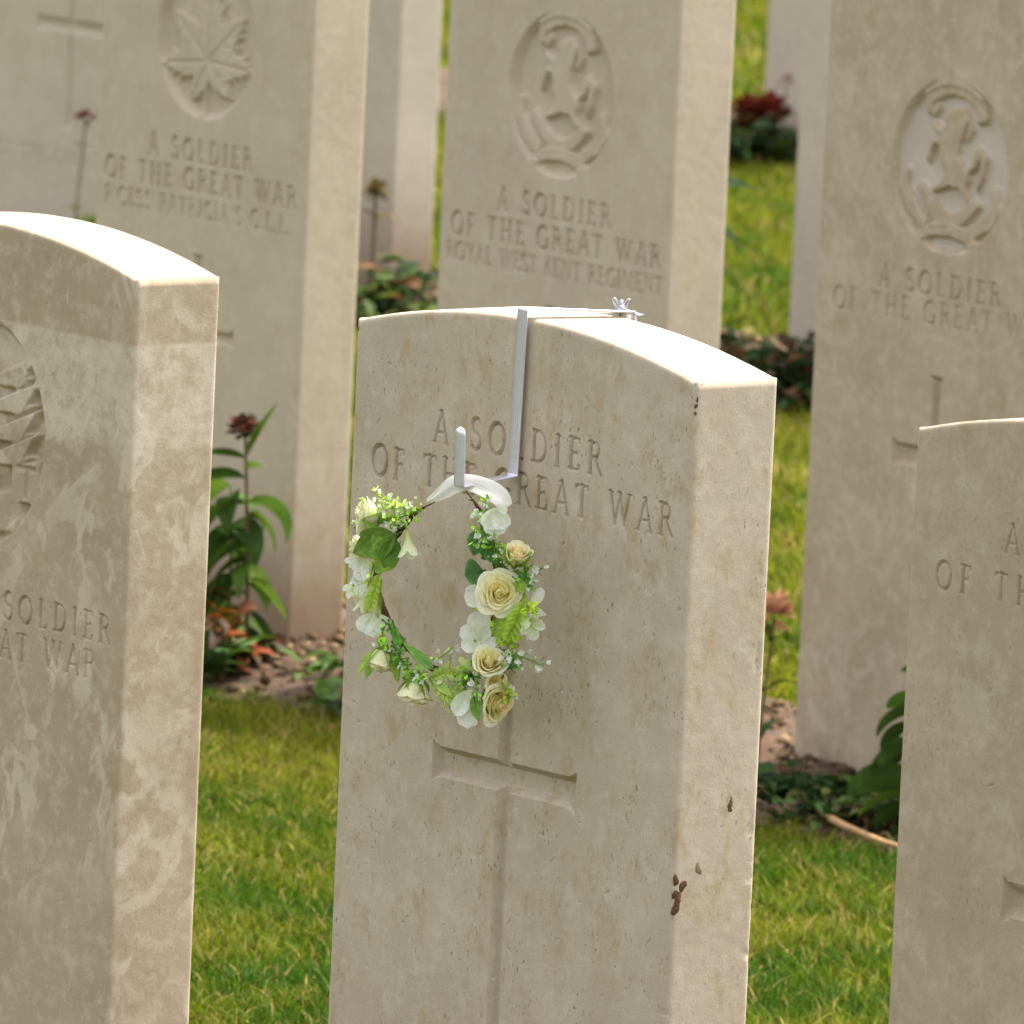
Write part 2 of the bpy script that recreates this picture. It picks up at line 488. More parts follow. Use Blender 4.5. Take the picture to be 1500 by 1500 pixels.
def sdf_strokes(depth, X, Z, strokes, slope, dmax):
    """carve every stroke (list of (points, width), metres) into the depth field as a V groove"""
    xs, zs = X[:, 0], None
    for pts, wd in strokes:
        pts = np.asarray(pts, float)
        hw = wd / 2
        x0, x1 = pts[:, 0].min() - hw, pts[:, 0].max() + hw
        z0, z1 = pts[:, 1].min() - hw, pts[:, 1].max() + hw
        i0, i1 = np.searchsorted(xs, x0), np.searchsorted(xs, x1)
        if i1 <= i0:
            continue
        zr = Z[(i0 + i1) // 2]
        j0, j1 = max(np.searchsorted(zr, z0) - 30, 0), np.searchsorted(zr, z1) + 30
        sx, sz = X[i0:i1, j0:j1], Z[i0:i1, j0:j1]
        d = np.full(sx.shape, 1e9)
        for a, b in zip(pts[:-1], pts[1:]):
            ab = b - a
            t = np.clip(((sx - a[0]) * ab[0] + (sz - a[1]) * ab[1]) / (ab @ ab + 1e-15), 0, 1)
            d = np.minimum(d, np.hypot(sx - a[0] - t * ab[0], sz - a[1] - t * ab[1]))
        c = np.clip((hw - d) * slope, 0, dmax)
        depth[i0:i1, j0:j1] = np.maximum(depth[i0:i1, j0:j1], c)

def text_strokes(txt, xl, xr, zb, cap, bold=1.0):
    adv = [GL[ch][0] for ch in txt]
    nat = sum(adv) * cap
    gaps = len(txt) - 1
    track = (xr - xl - nat) / gaps
    out, x = [], xl
    for ch, a in zip(txt, adv):
        jz = random.uniform(-.02, .02) * cap
        for pts, wd in GL[ch][1]:
            out.append(([(x + px * cap, zb + jz + pz * cap) for px, pz in pts], wd * cap * bold))
        x += a * cap + track
    return out

def caps(P, R0, X, Z):
    """signed inside distance of a chain of round capsules with varying radius (positive inside)"""
    P = np.asarray(P, float)
    R0 = np.full(len(P), R0) if np.isscalar(R0) else np.asarray(R0, float)
    best = np.full(X.shape, -1e9)
    for a, b, ra, rb in zip(P[:-1], P[1:], R0[:-1], R0[1:]):
        ab = b - a
        t = np.clip(((X - a[0]) * ab[0] + (Z - a[1]) * ab[1]) / (ab @ ab + 1e-15), 0, 1)
        best = np.maximum(best, ra + (rb - ra) * t - np.hypot(X - a[0] - t * ab[0], Z - a[1] - t * ab[1]))
    return best

def badge_depth(kind, U, V):
    """U, V: badge coordinates scaled to the radius; returns (recess depth, inside mask), metres for radius 0.088"""
    rr = np.hypot(U, V)
    REC = 0.0085
    depth = np.clip((1 - rr) * 0.088 * 1.1, 0, REC)
    rel = np.full(U.shape, 0.0)
    def add(d, h=0.0075, sl=1.7):
        nonlocal rel
        rel = np.maximum(rel, np.clip(d * 0.088 * sl, 0, h))
    if kind == 'horse':
        add(caps([(-.44, .62), (-.42, .76), (-.2, .87), (0, .90), (.2, .87), (.42, .76), (.5, .62), (.42, .56)], [.08, .11, .11, .11, .11, .11, .10, .06], U, V), 0.0068)
        add(caps([(-.36, .60), (-.30, .66)], .08, U, V), 0.006)
        # rearing horse
        add(caps([(.16, .56), (.02, .42), (-.06, .30)], [.12, .19, .20], U, V))          # neck
        add(caps([(.14, .62), (-.02, .60), (-.12, .54)], [.10, .095, .065], U, V))        # head
        add(caps([(.20, .60), (.28, .46), (.22, .34)], [.06, .07, .05], U, V), 0.005)    # mane
        add(caps([(-.06, .30), (-.04, .10), (.08, -.08)], [.22, .19, .19], U, V))        # barrel
        add(caps([(.06, -.06), (.18, -.10)], [.19, .15], U, V))
        add(caps([(-.12, .36), (-.28, .40), (-.36, .46)], [.09, .07, .06], U, V))       # fore leg
        add(caps([(-.14, .26), (-.32, .28), (-.38, .14), (-.42, .04)], [.09, .07, .055, .05], U, V))
        add(caps([(.02, -.10), (-.08, -.16), (-.16, -.22), (-.30, -.28)], [.15, .11, .08, .06], U, V))  # hind leg
        add(caps([(.16, -.12), (.22, -.26), (.30, -.34)], [.13, .09, .07], U, V))
        add(caps([(.24, -.06), (.38, .06), (.44, .20), (.54, .14), (.50, -.06), (.44, -.22)], [.05, .07, .09, .08, .07, .04], U, V), 0.0068)  # tail
        # scrolls
        add(caps([(-.52, -.28), (-.36, -.44), (-.18, -.58), (.02, -.62), (.20, -.56), (.36, -.42), (.46, -.40)], [.09, .115, .115, .11, .11, .11, .06], U, V), 0.0062)
        add(caps([(-.78, -.12), (-.80, -.30), (-.66, -.50), (-.46, -.66)], [.08, .10, .12, .11], U, V), 0.0066)
        add(caps([(.72, -.22), (.80, -.38), (.66, -.56), (.42, -.70)], [.09, .11, .12, .11], U, V), 0.0066)
        add(caps([(-.46, -.80), (-.22, -.72), (.02, -.71), (.26, -.76), (.44, -.84)], [.09, .115, .115, .115, .09], U, V), 0.0068)
        g = np.clip((0.012 - np.abs(caps([(-.36, -.80), (0, -.73), (.34, -.79)], .001, U, V) + 0.05)) * .05, 0, .0006)
        rel = rel - g
    elif kind == 'leaf':
        J = np.array((0.0, -.27))
        lobes = [(2, 1.12, 1.0), (50, .93, .95), (-52, .95, .95), (93, .93, .85), (-96, .95, .85), (132, .66, .75), (-150, .62, .75)]
        d = caps([(-.06, -.22), (.06, -.22)], .33, U, V)
        vein = np.zeros(U.shape)
        for a, ln, k in lobes:
            dr = np.array((math.sin(R_(a)), math.cos(R_(a))))
            d = np.maximum(d, caps([J, J + dr * ln * .45, J + dr * ln * .72, J + dr * ln], [.16 * k, .25 * k, .15 * k, .010], U, V))
            vein = np.maximum(vein, np.clip((.034 + caps([J, J + dr * ln * .9], 0.0, U, V)) * .06, 0, .0020))
            for f, sg, tl in ((.34, 1, .46), (.34, -1, .46), (.58, 1, .34), (.58, -1, .34), (.78, 1, .17), (.78, -1, .17)):
                a2 = R_(a + sg * 38)
                p0 = J + dr * ln * f
                p1 = p0 + np.array((math.sin(a2), math.cos(a2))) * ln * tl
                d = np.maximum(d, caps([p0, p1], [.12 * k, .006], U, V))
                vein = np.maximum(vein, np.clip((.020 + caps([p0, p0 + (p1 - p0) * .8], 0.0, U, V)) * .05, 0, .0010))
        rr2 = np.hypot(U, V + .27)
        rel = np.clip(np.clip(d * 0.088 * 2.2, 0, 0.0064) - vein * (d > 0) - np.where(d > 0, .0012 * np.clip(rr2 - .35, 0, 1), 0), 0, None)
        add(caps([(0, -.27), (-.03, -.65), (-.06, -.95)], [.05, .045, .06], U, V), 0.006)
    elif kind == 'wreath':
        for sg in (-1, 1):                           # leafy spray on either side, scroll below
            for q, (zz_, ln) in enumerate([(.62, .78), (.40, .88), (.16, .86), (-.04, .84)]):
                add(caps([(sg * .30, zz_ - .16), (sg * .58, zz_ - .10), (sg * ln, zz_ + .10)], [.08, .13, .03], U, V), .0075, 2.2)
                add(caps([(sg * .55, zz_ - .16), (sg * (ln - .06), zz_ - .10)], [.09, .03], U, V), .0065, 2.2)
            bx_ = np.maximum(np.abs(U - sg * .72) - .22, np.abs(V + .36 - sg * (U - sg * .72) * .15) - .19)
            add(-bx_, .0070, 2.5)
            gl = caps([(sg * .62, -.24), (sg * .84, -.24)], .0, U, V); g2 = caps([(sg * .73, -.24), (sg * .73, -.48)], .0, U, V)
            rel = rel - np.clip((.03 + np.maximum(gl, g2)) * .09, 0, .0022)
        add(caps([(-.5, -.62), (0, -.74), (.5, -.62)], [.2, .2, .2], U, V), 0.0066)
        add(caps([(0, .65), (0, -.3)], [.18, .3], U, V), 0.0066)
        rel = np.clip(rel, 0, None)
    fl = rel
    out = np.where(rr < 1, np.clip(depth - np.minimum(fl, depth), 0, REC), 0)
    return out, rr < 1.0

# ------------------------------------------------------------------ headstones
HW = 0.1905
def headstone(label, loc, mat, thick=0.076, zs=0.785, ztop=0.8105, res=0.0011, lines=(), cross=None, badge=None,
              zone=None, zlow=-0.05, pits=0, rough_edge=0.0, seed=1, bevel=0.0035, group='white limestone headstones', badge_mat=None):
    root = thing('headstone', label, 'headstone', loc, 0.0, group)
    R = (HW * HW + (ztop - zs) ** 2) / (2 * (ztop - zs))
    top = lambda x: zs + np.sqrt(np.maximum(R * R - x * x, 0)) - (R - (ztop - zs))
    hi = HW - bevel
    x = np.linspace(-hi, hi, int(2 * hi / res) | 1)
    # rows: finer where there is carving
    fine = res
    zone = zone or (0.3, 0.8)
    zz = [zlow]
    while zz[-1] < zs - bevel:
        st = fine if zone[0] < zz[-1] < zone[1] else min(res * 3, 0.004)
        zz.append(zz[-1] + st)
    zn = (np.array(zz) - zlow) / (zz[-1] - zlow)
    X = np.repeat(x[:, None], len(zn), 1)
    zt = top(x) - bevel
    base = zlow + zn * (zs - bevel - zlow)
    k = np.clip((zn - 0.80) / 0.20, 0, 1)           # only the upper rows follow the arch
    Z = base[None, :] + (zt - (zs - bevel))[:, None] * (k ** 1.5)[None, :]
    txt = np.zeros(X.shape); crs = np.zeros(X.shape); bdg = np.zeros(X.shape); bmask = np.zeros(X.shape, bool)
    rows_ = []
    for (s, xl, xr, zb, cap, bold) in lines:
        one = np.zeros(X.shape)
        sdf_strokes(one, X, Z, text_strokes(s, xl, xr, zb, cap, bold), 2.5, 0.0050)
        rows_.append(one)
        txt = np.maximum(txt, one)
    if cross:
        cz0, cz1, half, ctop, cbot, sw = cross      # arm bottom, arm top, half span, shaft top, bottom, shaft half width
        fl = 0.0045
        def armdist(u, v, lu, hv):                  # flared bar: u along, v across
            hv2 = hv + fl * np.clip((np.abs(u) - (lu - .012)) / .012, 0, 1) ** 2
            return np.minimum(hv2 - np.abs(v), lu - np.abs(u))
        d1 = armdist(X, Z - (cz0 + cz1) / 2, half, (cz1 - cz0) / 2)
        sl = (ctop - cbot) / 2
        d2 = armdist(Z - (ctop + cbot) / 2, X, sl, sw)
        crs = np.clip(np.maximum(np.clip(d1 * 1.5, 0, 0.0075), np.clip(d2 * 1.4, 0, 0.0065)), 0, None)
    if badge:
        kind, bx, bz, br = badge
        bdg, bmask = badge_depth(kind, (X - bx) / br, (Z - bz) / br)
    Y = np.maximum(np.maximum(txt, crs), bdg)
    Y = Y + 0.00022 * fbm(X * 55, Z * 55, seed) + 0.0004 * fbm(X * 9, Z * 9, seed + 5)
    if pits:
        r2 = random.Random(seed)
        P = np.zeros(X.shape)
        st = []
        for _ in range(pits):
            px, pz = r2.uniform(-hi, hi), r2.uniform(zone[0], zs)
            if vnoise(px * 14, pz * 9, seed + 3) < r2.uniform(-.35, .35):
                continue
            ln = r2.choice([0.0, 0.001, 0.002, 0.004])
            a = r2.gauss(1.57, .5)
            st.append(([(px, pz), (px + ln * math.cos(a) + 1e-5, pz + ln * math.sin(a))], r2.uniform(.0011, .0022)))
        sdf_strokes(P, X, Z, st, 1.3, 0.0016)
        Y = Y + P
    # keep the rim flat so that it meets the bevel
    V = np.stack([X, Y, Z], -1).reshape(-1, 3)
    nx, nz = X.shape
    Q = gridq(nx, nz)
    i, j = np.meshgrid(np.arange(nx - 1), np.arange(nz - 1), indexing='ij')
    def qmask(A):
        return (np.maximum.reduce([A[:-1, :-1], A[1:, :-1], A[1:, 1:], A[:-1, 1:]]) > 2e-5).ravel()
    mt_, mc_, mb_ = qmask(txt), qmask(crs), qmask(bmask.astype(float))
    mc_ &= ~mt_; mb_ &= ~(mt_ | mc_)
    def sub(name, mask, mt2):
        if not mask.any():
            return
        q = Q[mask]
        u, inv = np.unique(q, return_inverse=True)
        mesh_obj(name, V[u], inv.reshape(-1, 4), None, mt2, root)
    seen = np.zeros(mt_.shape, bool)
    for one in rows_:
        mk = qmask(one) & ~seen
        seen |= mk
        sub('inscription', mk, mat)
    sub('carved_cross', mc_, mat)
    if badge_mat is not None and badge:
        low = np.abs(bdg - 0.0085) < 0.0012
        flr = mb_ & qmask(low.astype(float))
        sub('badge_ground', flr, badge_mat)
        sub('carved_badge', mb_ & ~flr, mat)
    else:
        sub('carved_badge', mb_, mat)
    bodyq = Q[~(mt_ | mc_ | mb_)]
    # rim -> bevel -> sides -> back
    li = np.arange(nz)
    loop = np.concatenate([0 * nz + li, np.arange(1, nx) * nz + (nz - 1), (nx - 1) * nz + li[::-1][1:]])
    B = V[loop]
    n_l = len(loop)
    nrm = np.zeros((n_l, 2))
    nrm[:nz] = (-1, 0)
    tx = B[nz:nz + nx - 1, 0]
    tn = np.stack([tx / R, np.sqrt(1 - (tx / R) ** 2)], 1)
    nrm[nz:nz + nx - 1] = tn
    nrm[nz + nx - 1:] = (1, 0)
    nrm[nz - 1] = (-1, 1); nrm[nz + nx - 2] = (1, 1)
    rings = []
    NB = 5
    prof = [(bevel * math.sin(a), bevel * (1 - math.cos(a))) for a in np.linspace(0, math.pi / 2, NB + 1)[1:]]
    ts = np.linspace(bevel, thick - bevel, 34)[1:-1]
    full = prof + [(bevel, t) for t in ts] + [(o, thick - d) for o, d in reversed(prof)] + [(0.0, thick)]
    s_arc = np.concatenate([[0], np.cumsum(np.linalg.norm(np.diff(B[:, [0, 2]], axis=0), axis=1))])
    for o, y in full:
        e = o + 0.00012 * fbm(s_arc * 120, s_arc * 0 + y * 120, seed + 9, 3) * min(1, o / bevel)
        if rough_edge:
            fade = np.clip((y - (thick - 2.6 * bevel)) / (1.6 * bevel), 0, 1)
            e = e - rough_edge * fade * np.clip(fbm(s_arc * 45, s_arc * 0 + y * 90, seed + 21, 4) - .12, 0, 1) * np.clip((0.66 - B[:, 2]) / .06, 0.15, 1)
        pts = np.stack([B[:, 0] + nrm[:, 0] * e, np.full(n_l, y) + (B[:, 1] * (1 - y / thick)), B[:, 2] + nrm[:, 1] * e], 1)
        rings.append(pts)
    allv = np.concatenate([V] + rings)
    off = len(V)
    qs = [bodyq]
    prev = loop
    for k2 in range(len(rings)):
        cur = off + k2 * n_l + np.arange(n_l)
        qs.append(np.stack([prev[:-1], prev[1:], cur[1:], cur[:-1]], 1))
        prev = cur
    # back: strips straight across between left and right columns, fan under the arch
    bl = prev[:nz]; brr = prev[nz + nx - 2:][::-1]
    mlen = min(len(bl), len(brr))
    qs.append(np.stack([bl[:mlen - 1], bl[1:mlen], brr[1:mlen], brr[:mlen - 1]], 1))
    arcp = prev[nz - 1:nz + nx - 1]
    h2 = len(arcp) // 2
    aa, bb = arcp[:h2], arcp[::-1][:h2]
    qs.append(np.stack([aa[:-1], aa[1:], bb[1:], bb[:-1]], 1))
    q = np.concatenate(qs)
    u, inv = np.unique(q, return_inverse=True)
    mesh_obj('slab', allv[u], inv.reshape(-1, 4), None, mat, root)
    return root

ST_BASE, ST_DARK, ST_LIGHT = (.50, .425, .325), (.43, .36, .27), (.62, .565, .47)
m_main = stone_mat('limestone_speckled', (.535, .450, .345), (.472, .392, .295), (.655, .585, .48), 1.0, streak=0.85, specks=0.75)
m_left = stone_mat('limestone_veined', (.455, .360, .250), (.39, .305, .205), (.685, .60, .475), 2.3, vein=0.5, streak=0.25, specks=0.25, band=(.655, .735, 0.6))
m_right = stone_mat('limestone_mottled', (.452, .366, .262), (.402, .322, .222), (.60, .515, .405), 3.7, vein=0.25, streak=0.4, specks=0.4, lichen=0.25)
m_leaf = stone_mat('limestone_pale', (.54, .455, .335), (.49, .41, .30), (.62, .54, .42), 4.4, streak=0.4, specks=0.3, mud=0.22)
m_kent = stone_mat('limestone_grey', (.535, .447, .335), (.485, .40, .30), (.62, .54, .43), 5.9, streak=0.4, specks=0.3, mud=0.10)
m_anch = stone_mat('limestone_lichened', (.47, .378, .272), (.415, .328, .23), (.62, .54, .43), 6.1, vein=0.3, streak=0.45, specks=0.3, lichen=0.35, mud=0.05)
m_far = stone_mat('limestone_far', (.55, .475, .37), (.50, .43, .335), (.63, .555, .455), 7.7, streak=0.3, specks=0.2, mud=0.25)
m_far0 = stone_mat('limestone_far_clean', (.55, .48, .36), (.50, .435, .32), (.63, .56, .44), 17.7, streak=0.3, specks=0.2)
m_far2 = stone_mat('limestone_rosy', (.56, .475, .385), (.51, .43, .345), (.63, .56, .47), 8.8, streak=0.3, specks=0.2, mud=0.08)
m_badge = stone_mat('limestone_clean_badge', (.545, .478, .40), (.50, .435, .36), (.62, .555, .475), 9.2, streak=0.1, specks=0.2)

main = headstone('speckled limestone headstone in the middle with the flower wreath hanging on it', (0, 0, 0), m_main, thick=0.0752,
    zs=0.7851, ztop=0.8085, res=0.00068, zone=(.30, .775), seed=3, pits=380, rough_edge=0.004, bevel=0.0042,
    lines=[('A SOLDIER', -.0975, .0920, .7080, .0230, 1.3), ('OF THE GREAT WAR', -.1670, .1720, .6755, .0230, 1.3)],
    cross=(.4705, .4925, .0812, .578, .21, .0073))
headstone('veined brown headstone at left with pale streaks and half a badge', (-.642, -.0022, 0), m_left, thick=0.078,
    zs=0.7834, ztop=0.8075, res=0.0009, zone=(.30, .76), seed=5, pits=60,
    lines=[('A SOLDIER', .000, .1745, .5095, .0215, 1.15), ('OF THE GREAT WAR', -.157, .1575, .4805, .0215, 1.05)],
    badge=('wreath', -.006, .648, .090))
headstone('mottled headstone cut by the right edge reading only OF T', (.6188, -.0059, 0), m_right, thick=0.0757,
    zs=0.7835, ztop=0.8075, res=0.0009, zone=(.55, .76), seed=8, pits=60,
    lines=[('A SOLDIER', -.0975, .0920, .7115, .0200, 1.1), ('OF THE GREAT WAR', -.1645, .1680, .6788, .0195, 1.1)],
    cross=(.4705, .4925, .0812, .578, .21, .0073))
Y2 = 2.172
headstone('pale headstone carved with a maple leaf badge', (-3.2398, Y2, 0), m_leaf, seed=11, res=0.0010, zone=(.30, .78),
    lines=[('A SOLDIER', -.0975, .0920, .5250, .0245, 1.5), ('OF THE GREAT WAR', -.1750, .1720, .4925, .0245, 1.5),
           ("P'CESS PATRICIA'S C.L.I.", -.1740, .1590, .4640, .0200, 1.4)],
    badge=('leaf', .001, .661, .088), cross=(.331, .345, .0705, .425, .15, .0065))
headstone('grey headstone with a horse badge and a regiment line, behind the wreath stone', (-2.6262, Y2, 0), m_kent, seed=13, res=0.0010, zone=(.40, .78),
    lines=[('A SOLDIER', -.0960, .0925, .5300, .0245, 1.45), ('OF THE GREAT WAR', -.1720, .1770, .4965, .0245, 1.45),
           ('ROYAL WEST KENT REGIMENT', -.1785, .1830, .4690, .0195, 1.4)],
    badge=('horse', .003, .661, .088), cross=(.344, .366, .062, .439, .15, .0065))
headstone('lichened brown headstone with a horse badge on a whitened oval', (-2.0106, Y2, 0), m_anch, zs=0.812, ztop=0.838, seed=17, res=0.0010, zone=(.30, .78),
    lines=[('A SOLDIER', -.0960, .0890, .5180, .0235, 1.2), ('OF THE GREAT WAR', -.1640, .1700, .4890, .0235, 1.0)],
    badge=('horse', .004, .649, .088), cross=(.344, .366, .062, .4385, .12, .0068), badge_mat=m_badge)
Y3 = 4.344
headstone('pale headstone with a plain cross, beside a red flower, farthest left', (-6.4273, Y3, 0), m_far0, seed=19, res=0.0025, zone=(.1, .78),
    lines=[('A SOLDIER', -.0975, .0920, .6700, .0235, 1.0), ('OF THE GREAT WAR', -.1750, .1720, .1330, .0245, 1.0)],
    cross=(.332, .352, .09, .47, .19, .0085))
headstone('mud-stained headstone with one narrow side seen between the two badge stones', (-5.833, Y3, 0), m_far, seed=23, res=0.0025, zone=(.3, .78))
headstone('rosy grey headstone half hidden behind the whitened badge stone, dark plants at its foot', (-4.5772, Y3, 0), m_far2, seed=29, res=0.0025, zone=(.3, .78))
headstone('faint rosy headstone farthest back, above the red flowers', (-7.2, 6.52, 0), m_far2, seed=31, res=0.003, zone=(.3, .78))

# mud dabs and a snail-like clot on the narrow side of the middle stone
def dab(parts, name='mud_spot'):
    mb = MB()
    r2 = random.Random(3)
    for (y, z, r, c) in parts:
        n, k = 10, 5
        a = np.linspace(0, 2 * np.pi, n, endpoint=False)
        v = []
        for q in range(k):
            f = q / (k - 1)
            rad = r * math.cos(f * 1.45) * (1 + .25 * np.sin(a * 2 + z * 900) + .15 * np.sin(a * 3 + y * 700))
            v.append(np.stack([np.full(n, HW - .0003 + r * .16 * math.sin(f * 1.5)), y + rad * np.cos(a), z + rad * np.sin(a) * 1.15], 1))
        v = np.stack(v, 1).reshape(-1, 3)
        mb.add(v, gridq(n, k, True), None, c)
    mb.build(name, M_BARK, main)
BR = (.10, .052, .028)
dab([(.0035, .4372, .0032, BR), (.0095, .4330, .0040, BR), (.0042, .4275, .0034, BR), (.0062, .4245, .0038, (.13, .07, .04)), (.0045, .4180, .0044, BR)])
dab([(.0224, .4446, .0036, (.24, .17, .10)), (.0240, .4420, .0028, (.20, .14, .08))])
dab([(.0493, .4880, .0032, (.14, .085, .05)), (.0497, .4925, .0024, (.18, .12, .07)), (.0492, .4840, .0026, (.10, .06, .035))])
dab([(.0012, .7690, .0016, (.07, .06, .035)), (.0022, .7735, .0013, (.07, .06, .035)), (.0008, .7640, .0012, (.09, .07, .04))])

# ------------------------------------------------------------------ wreath hanger
def strip(path, wdir, width, thick, rounded_end=False, wfun=None):
    """flat metal strip swept along path; wdir = direction of its width at each point"""
    path = np.asarray(path, float)
    T = np.gradient(path, axis=0)
    n = len(path)
    vs = []
    w_ = np.full(n, width)
    if rounded_end:
        s = np.concatenate([[0], np.cumsum(np.linalg.norm(np.diff(path, axis=0), axis=1))])
        rem = s[-1] - s
        r = width / 2
        w_ = np.where(rem < r, 2 * np.sqrt(np.maximum(r * r - (r - rem) ** 2, (r * .12) ** 2)), width)
    for i in range(n):
        t = unit(T[i]); w0 = wdir if wfun is None else wfun(path[i]); wd = unit(w0 - t * (t @ w0)); nn = np.cross(t, wd)
        h, e = w_[i] / 2, thick / 2
        b = min(.0003, h * .3)
        prof = [(-h + b, -e), (h - b, -e), (h, -e + b), (h, e - b), (h - b, e), (-h + b, e), (-h, e - b), (-h, -e + b)]
        vs.append([path[i] + wd * p + nn * q for p, q in prof])
    v = np.array(vs).reshape(-1, 3)
    q = []
    for i in range(n - 1):
        for j in range(8):
            q.append([i * 8 + j, i * 8 + (j + 1) % 8, (i + 1) * 8 + (j + 1) % 8, (i + 1) * 8 + j])
    c0, c1 = [0, 1, 2, 3], [0, 3, 4, 7]
    q += [[7, 4, 3, 0], [3, 2, 1, 0], [7, 6, 5, 4]]
    o = (n - 1) * 8
    q += [[o + 0, o + 3, o + 4, o + 7], [o + 0, o + 1, o + 2, o + 3], [o + 4, o + 5, o + 6, o + 7]]
    return v, q

def bend(pts, r=.004, n=7, seg=10):
    """polyline with rounded corners"""
    pts = [np.array(p, float) for p in pts]
    out = [pts[0]]
    for a, b, c in zip(pts[:-2], pts[1:-1], pts[2:]):
        u, w2 = unit(a - b), unit(c - b)
        p0, p1 = b + u * r, b + w2 * r
        prev = out[-1]
        for k in range(1, seg):
            out.append(prev + (p0 - prev) * k / seg)
        for t in np.linspace(0, 1, n):
            out.append((1 - t) ** 2 * p0 + 2 * t * (1 - t) * b + t * t * p1)
    prev = out[-1]
    for k in np.linspace(0, 1, 26)[1:]:
        out.append(prev + (pts[-1] - prev) * k)
    return np.array(out)

HX, HY, HZ = .003, -.004, .8155
hang = thing('wreath_hanger', 'bent steel strap hook clamped over the top of the middle headstone', 'hanger', (HX, HY, HZ))
wx = np.array([1.0, 0, 0])
strap = bend([(.0175, .0858, -.020), (.0165, .0855, -.0042), (0, 0, 0), (-.0030, 0, -.1190), (.0045, -.054, -.1232), (.0032, -.054, -.0812)], r=.0016)
v_, q_ = strip(strap, wx, .0112, .0012, True, lambda p: np.array([1.0, 0, .20 * min(1, max(0, p[1] / .012)) * min(1, max(0, (p[2] + .02) / .012))]))
mb = MB(); mb.add(v_, q_); mb.build('strap', M_STEEL, hang)
# screw with wing nut at the back end of the top bar
bx, by, bz = .0150, .0770, -.0034
mb = MB()
tube(mb, [(bx, by, bz - .003), (bx, by, bz + .0085)], .0014, n=10)
mb.add(*strip(np.array([(bx - .006, by + .008, bz + .0004), (bx + .008, by + .009, bz - .0012), (bx + .012, by + .009, bz - .0016)]), np.array([0., 1, 0]), .006, .001))
mb.build('screw', M_NUT, hang)
mb = MB()
for k in range(2):
    s = 1 if k else -1
    d = np.array([RT[0], RT[1], 0]) * s
    loop_pts = [d * .0016 + UP * .0012, d * .0042 + UP * .0030, d * .0074 + UP * .0086, d * .0066 + UP * .0102, d * .0048 + UP * .0092, d * .0026 + UP * .0052, d * .0014 + UP * .0036]
    tube(mb, spline(np.array(loop_pts) * .8 + (bx, by, bz + .0010), 22), .0007, n=7)
a = np.linspace(0, 2 * np.pi, 12, endpoint=False)
pr = [(.0001, .0008), (.0034, .0008), (.0036, .0016), (.0026, .0046), (.0016, .0048)]
v_ = np.concatenate([np.stack([bx + r * np.cos(a), by + r * np.sin(a), np.full(12, bz + z)], 1) for r, z in pr])
v_ = v_.reshape(len(pr), 12, 3).transpose(1, 0, 2).reshape(-1, 3)
mb.add(v_, gridq(12, len(pr), True))
mb.build('wing_nut', M_NUT, hang)

# ------------------------------------------------------------------ flower wreath
# The crown's own frame: x across, y into the stone, z up; sketch units are 1/2105 m with the centre at (655, 870).
WC = np.array([-.0042, -.058, .6144])
WPH = R_(15.0)
wreath = thing('flower_wreath', 'twig flower crown of cream roses, white blossoms and greenery hanging by a white ribbon', 'wreath', WC, WPH)
KPX, CD, SDn = 2105.0, math.cos(YAW - WPH), math.sin(YAW - WPH)
def W(px, py, off=0.0):
    """sketch coordinates of the crown, off = distance towards the viewer's side of the ring"""
    c, s = math.cos(ROLL), math.sin(ROLL)
    dx, dy = px - 655.0, py - 870.0
    x = (c * dx + s * dy) / KPX
    y = (-s * dx + c * dy) / KPX
    lx = (x + SDn * off) / CD
    fwd = -SDn * lx - CD * off                       # distance away from the viewer
    z = (-y + fwd * math.sin(PITCH) * 1.0) / math.cos(PITCH)
    return np.array([lx, -off, z])
VIEW = np.array([SDn, -CD, 0.12]); VIEW = VIEW / np.linalg.norm(VIEW)   # towards the viewer in the crown's frame
VR = np.array([CD, SDn, 0.0])
def D(dx, dy, out=0.0):
    """direction: dx right, dy down as sketched, out towards the viewer"""
    return unit(VR * dx - UP * dy + VIEW * out)

def sheet(base, d, nrm, L, Wd, c0, c1, cup=.25, curl=.2, prof='oval', tip=1.0, ruff=0.0, n=8, nw=7, seed=0, edge=None):
    """one petal or leaf: base point, direction, facing normal, length, width"""
    d = unit(d); nrm = unit(np.asarray(nrm) - d * (np.asarray(nrm) @ d)); s = np.cross(d, nrm)
    t = np.linspace(0, 1, n)[:, None]; u = np.linspace(-1, 1, nw)[None, :]
    if prof == 'oval':
        wv = np.sqrt(np.clip(1 - np.abs(2 * t - 1) ** 2.8, 0, 1)) * (.45 + .55 * np.clip(t / .5, 0, 1))
    elif prof == 'spoon':
        wv = np.clip(np.sin(np.pi * np.clip(t * .9 + .03, 0, 1) ** 1.6), 0, 1) ** .6 * .9 + .12 * (1 - t)
    elif prof == 'leaf':
        wv = np.sin(np.pi * np.clip(t, 0, 1) ** .8) ** .85
    else:                                            # lance
        wv = np.sin(np.pi * np.clip(t, 0, 1) ** .65) ** 1.0
    wv = np.maximum(wv, .03)
    r2 = random.Random(seed)
    ph = r2.uniform(0, 6)
    h = cup * Wd * .5 * (u ** 2) * wv + curl * L * t ** 2 + ruff * L * np.sin(u * 5 + ph + t * 4) * t ** 2
    P = np.asarray(base) + d * (L * t)[..., None] + s * (u * wv * Wd / 2)[..., None] + nrm * h[..., None]
    col = np.asarray(c0)[None, None, :] * (1 - t)[..., None] + np.asarray(c1)[None, None, :] * t[..., None]
    col = np.repeat(col, nw, 1) if col.shape[1] == 1 else col
    if edge is not None:
        e = (np.abs(u) ** 3)[..., None] * np.ones_like(t)[..., None]
        col = col * (1 - e) + np.asarray(edge) * e
    return P.reshape(-1, 3), gridq(n, nw), None, col.reshape(-1, 3)

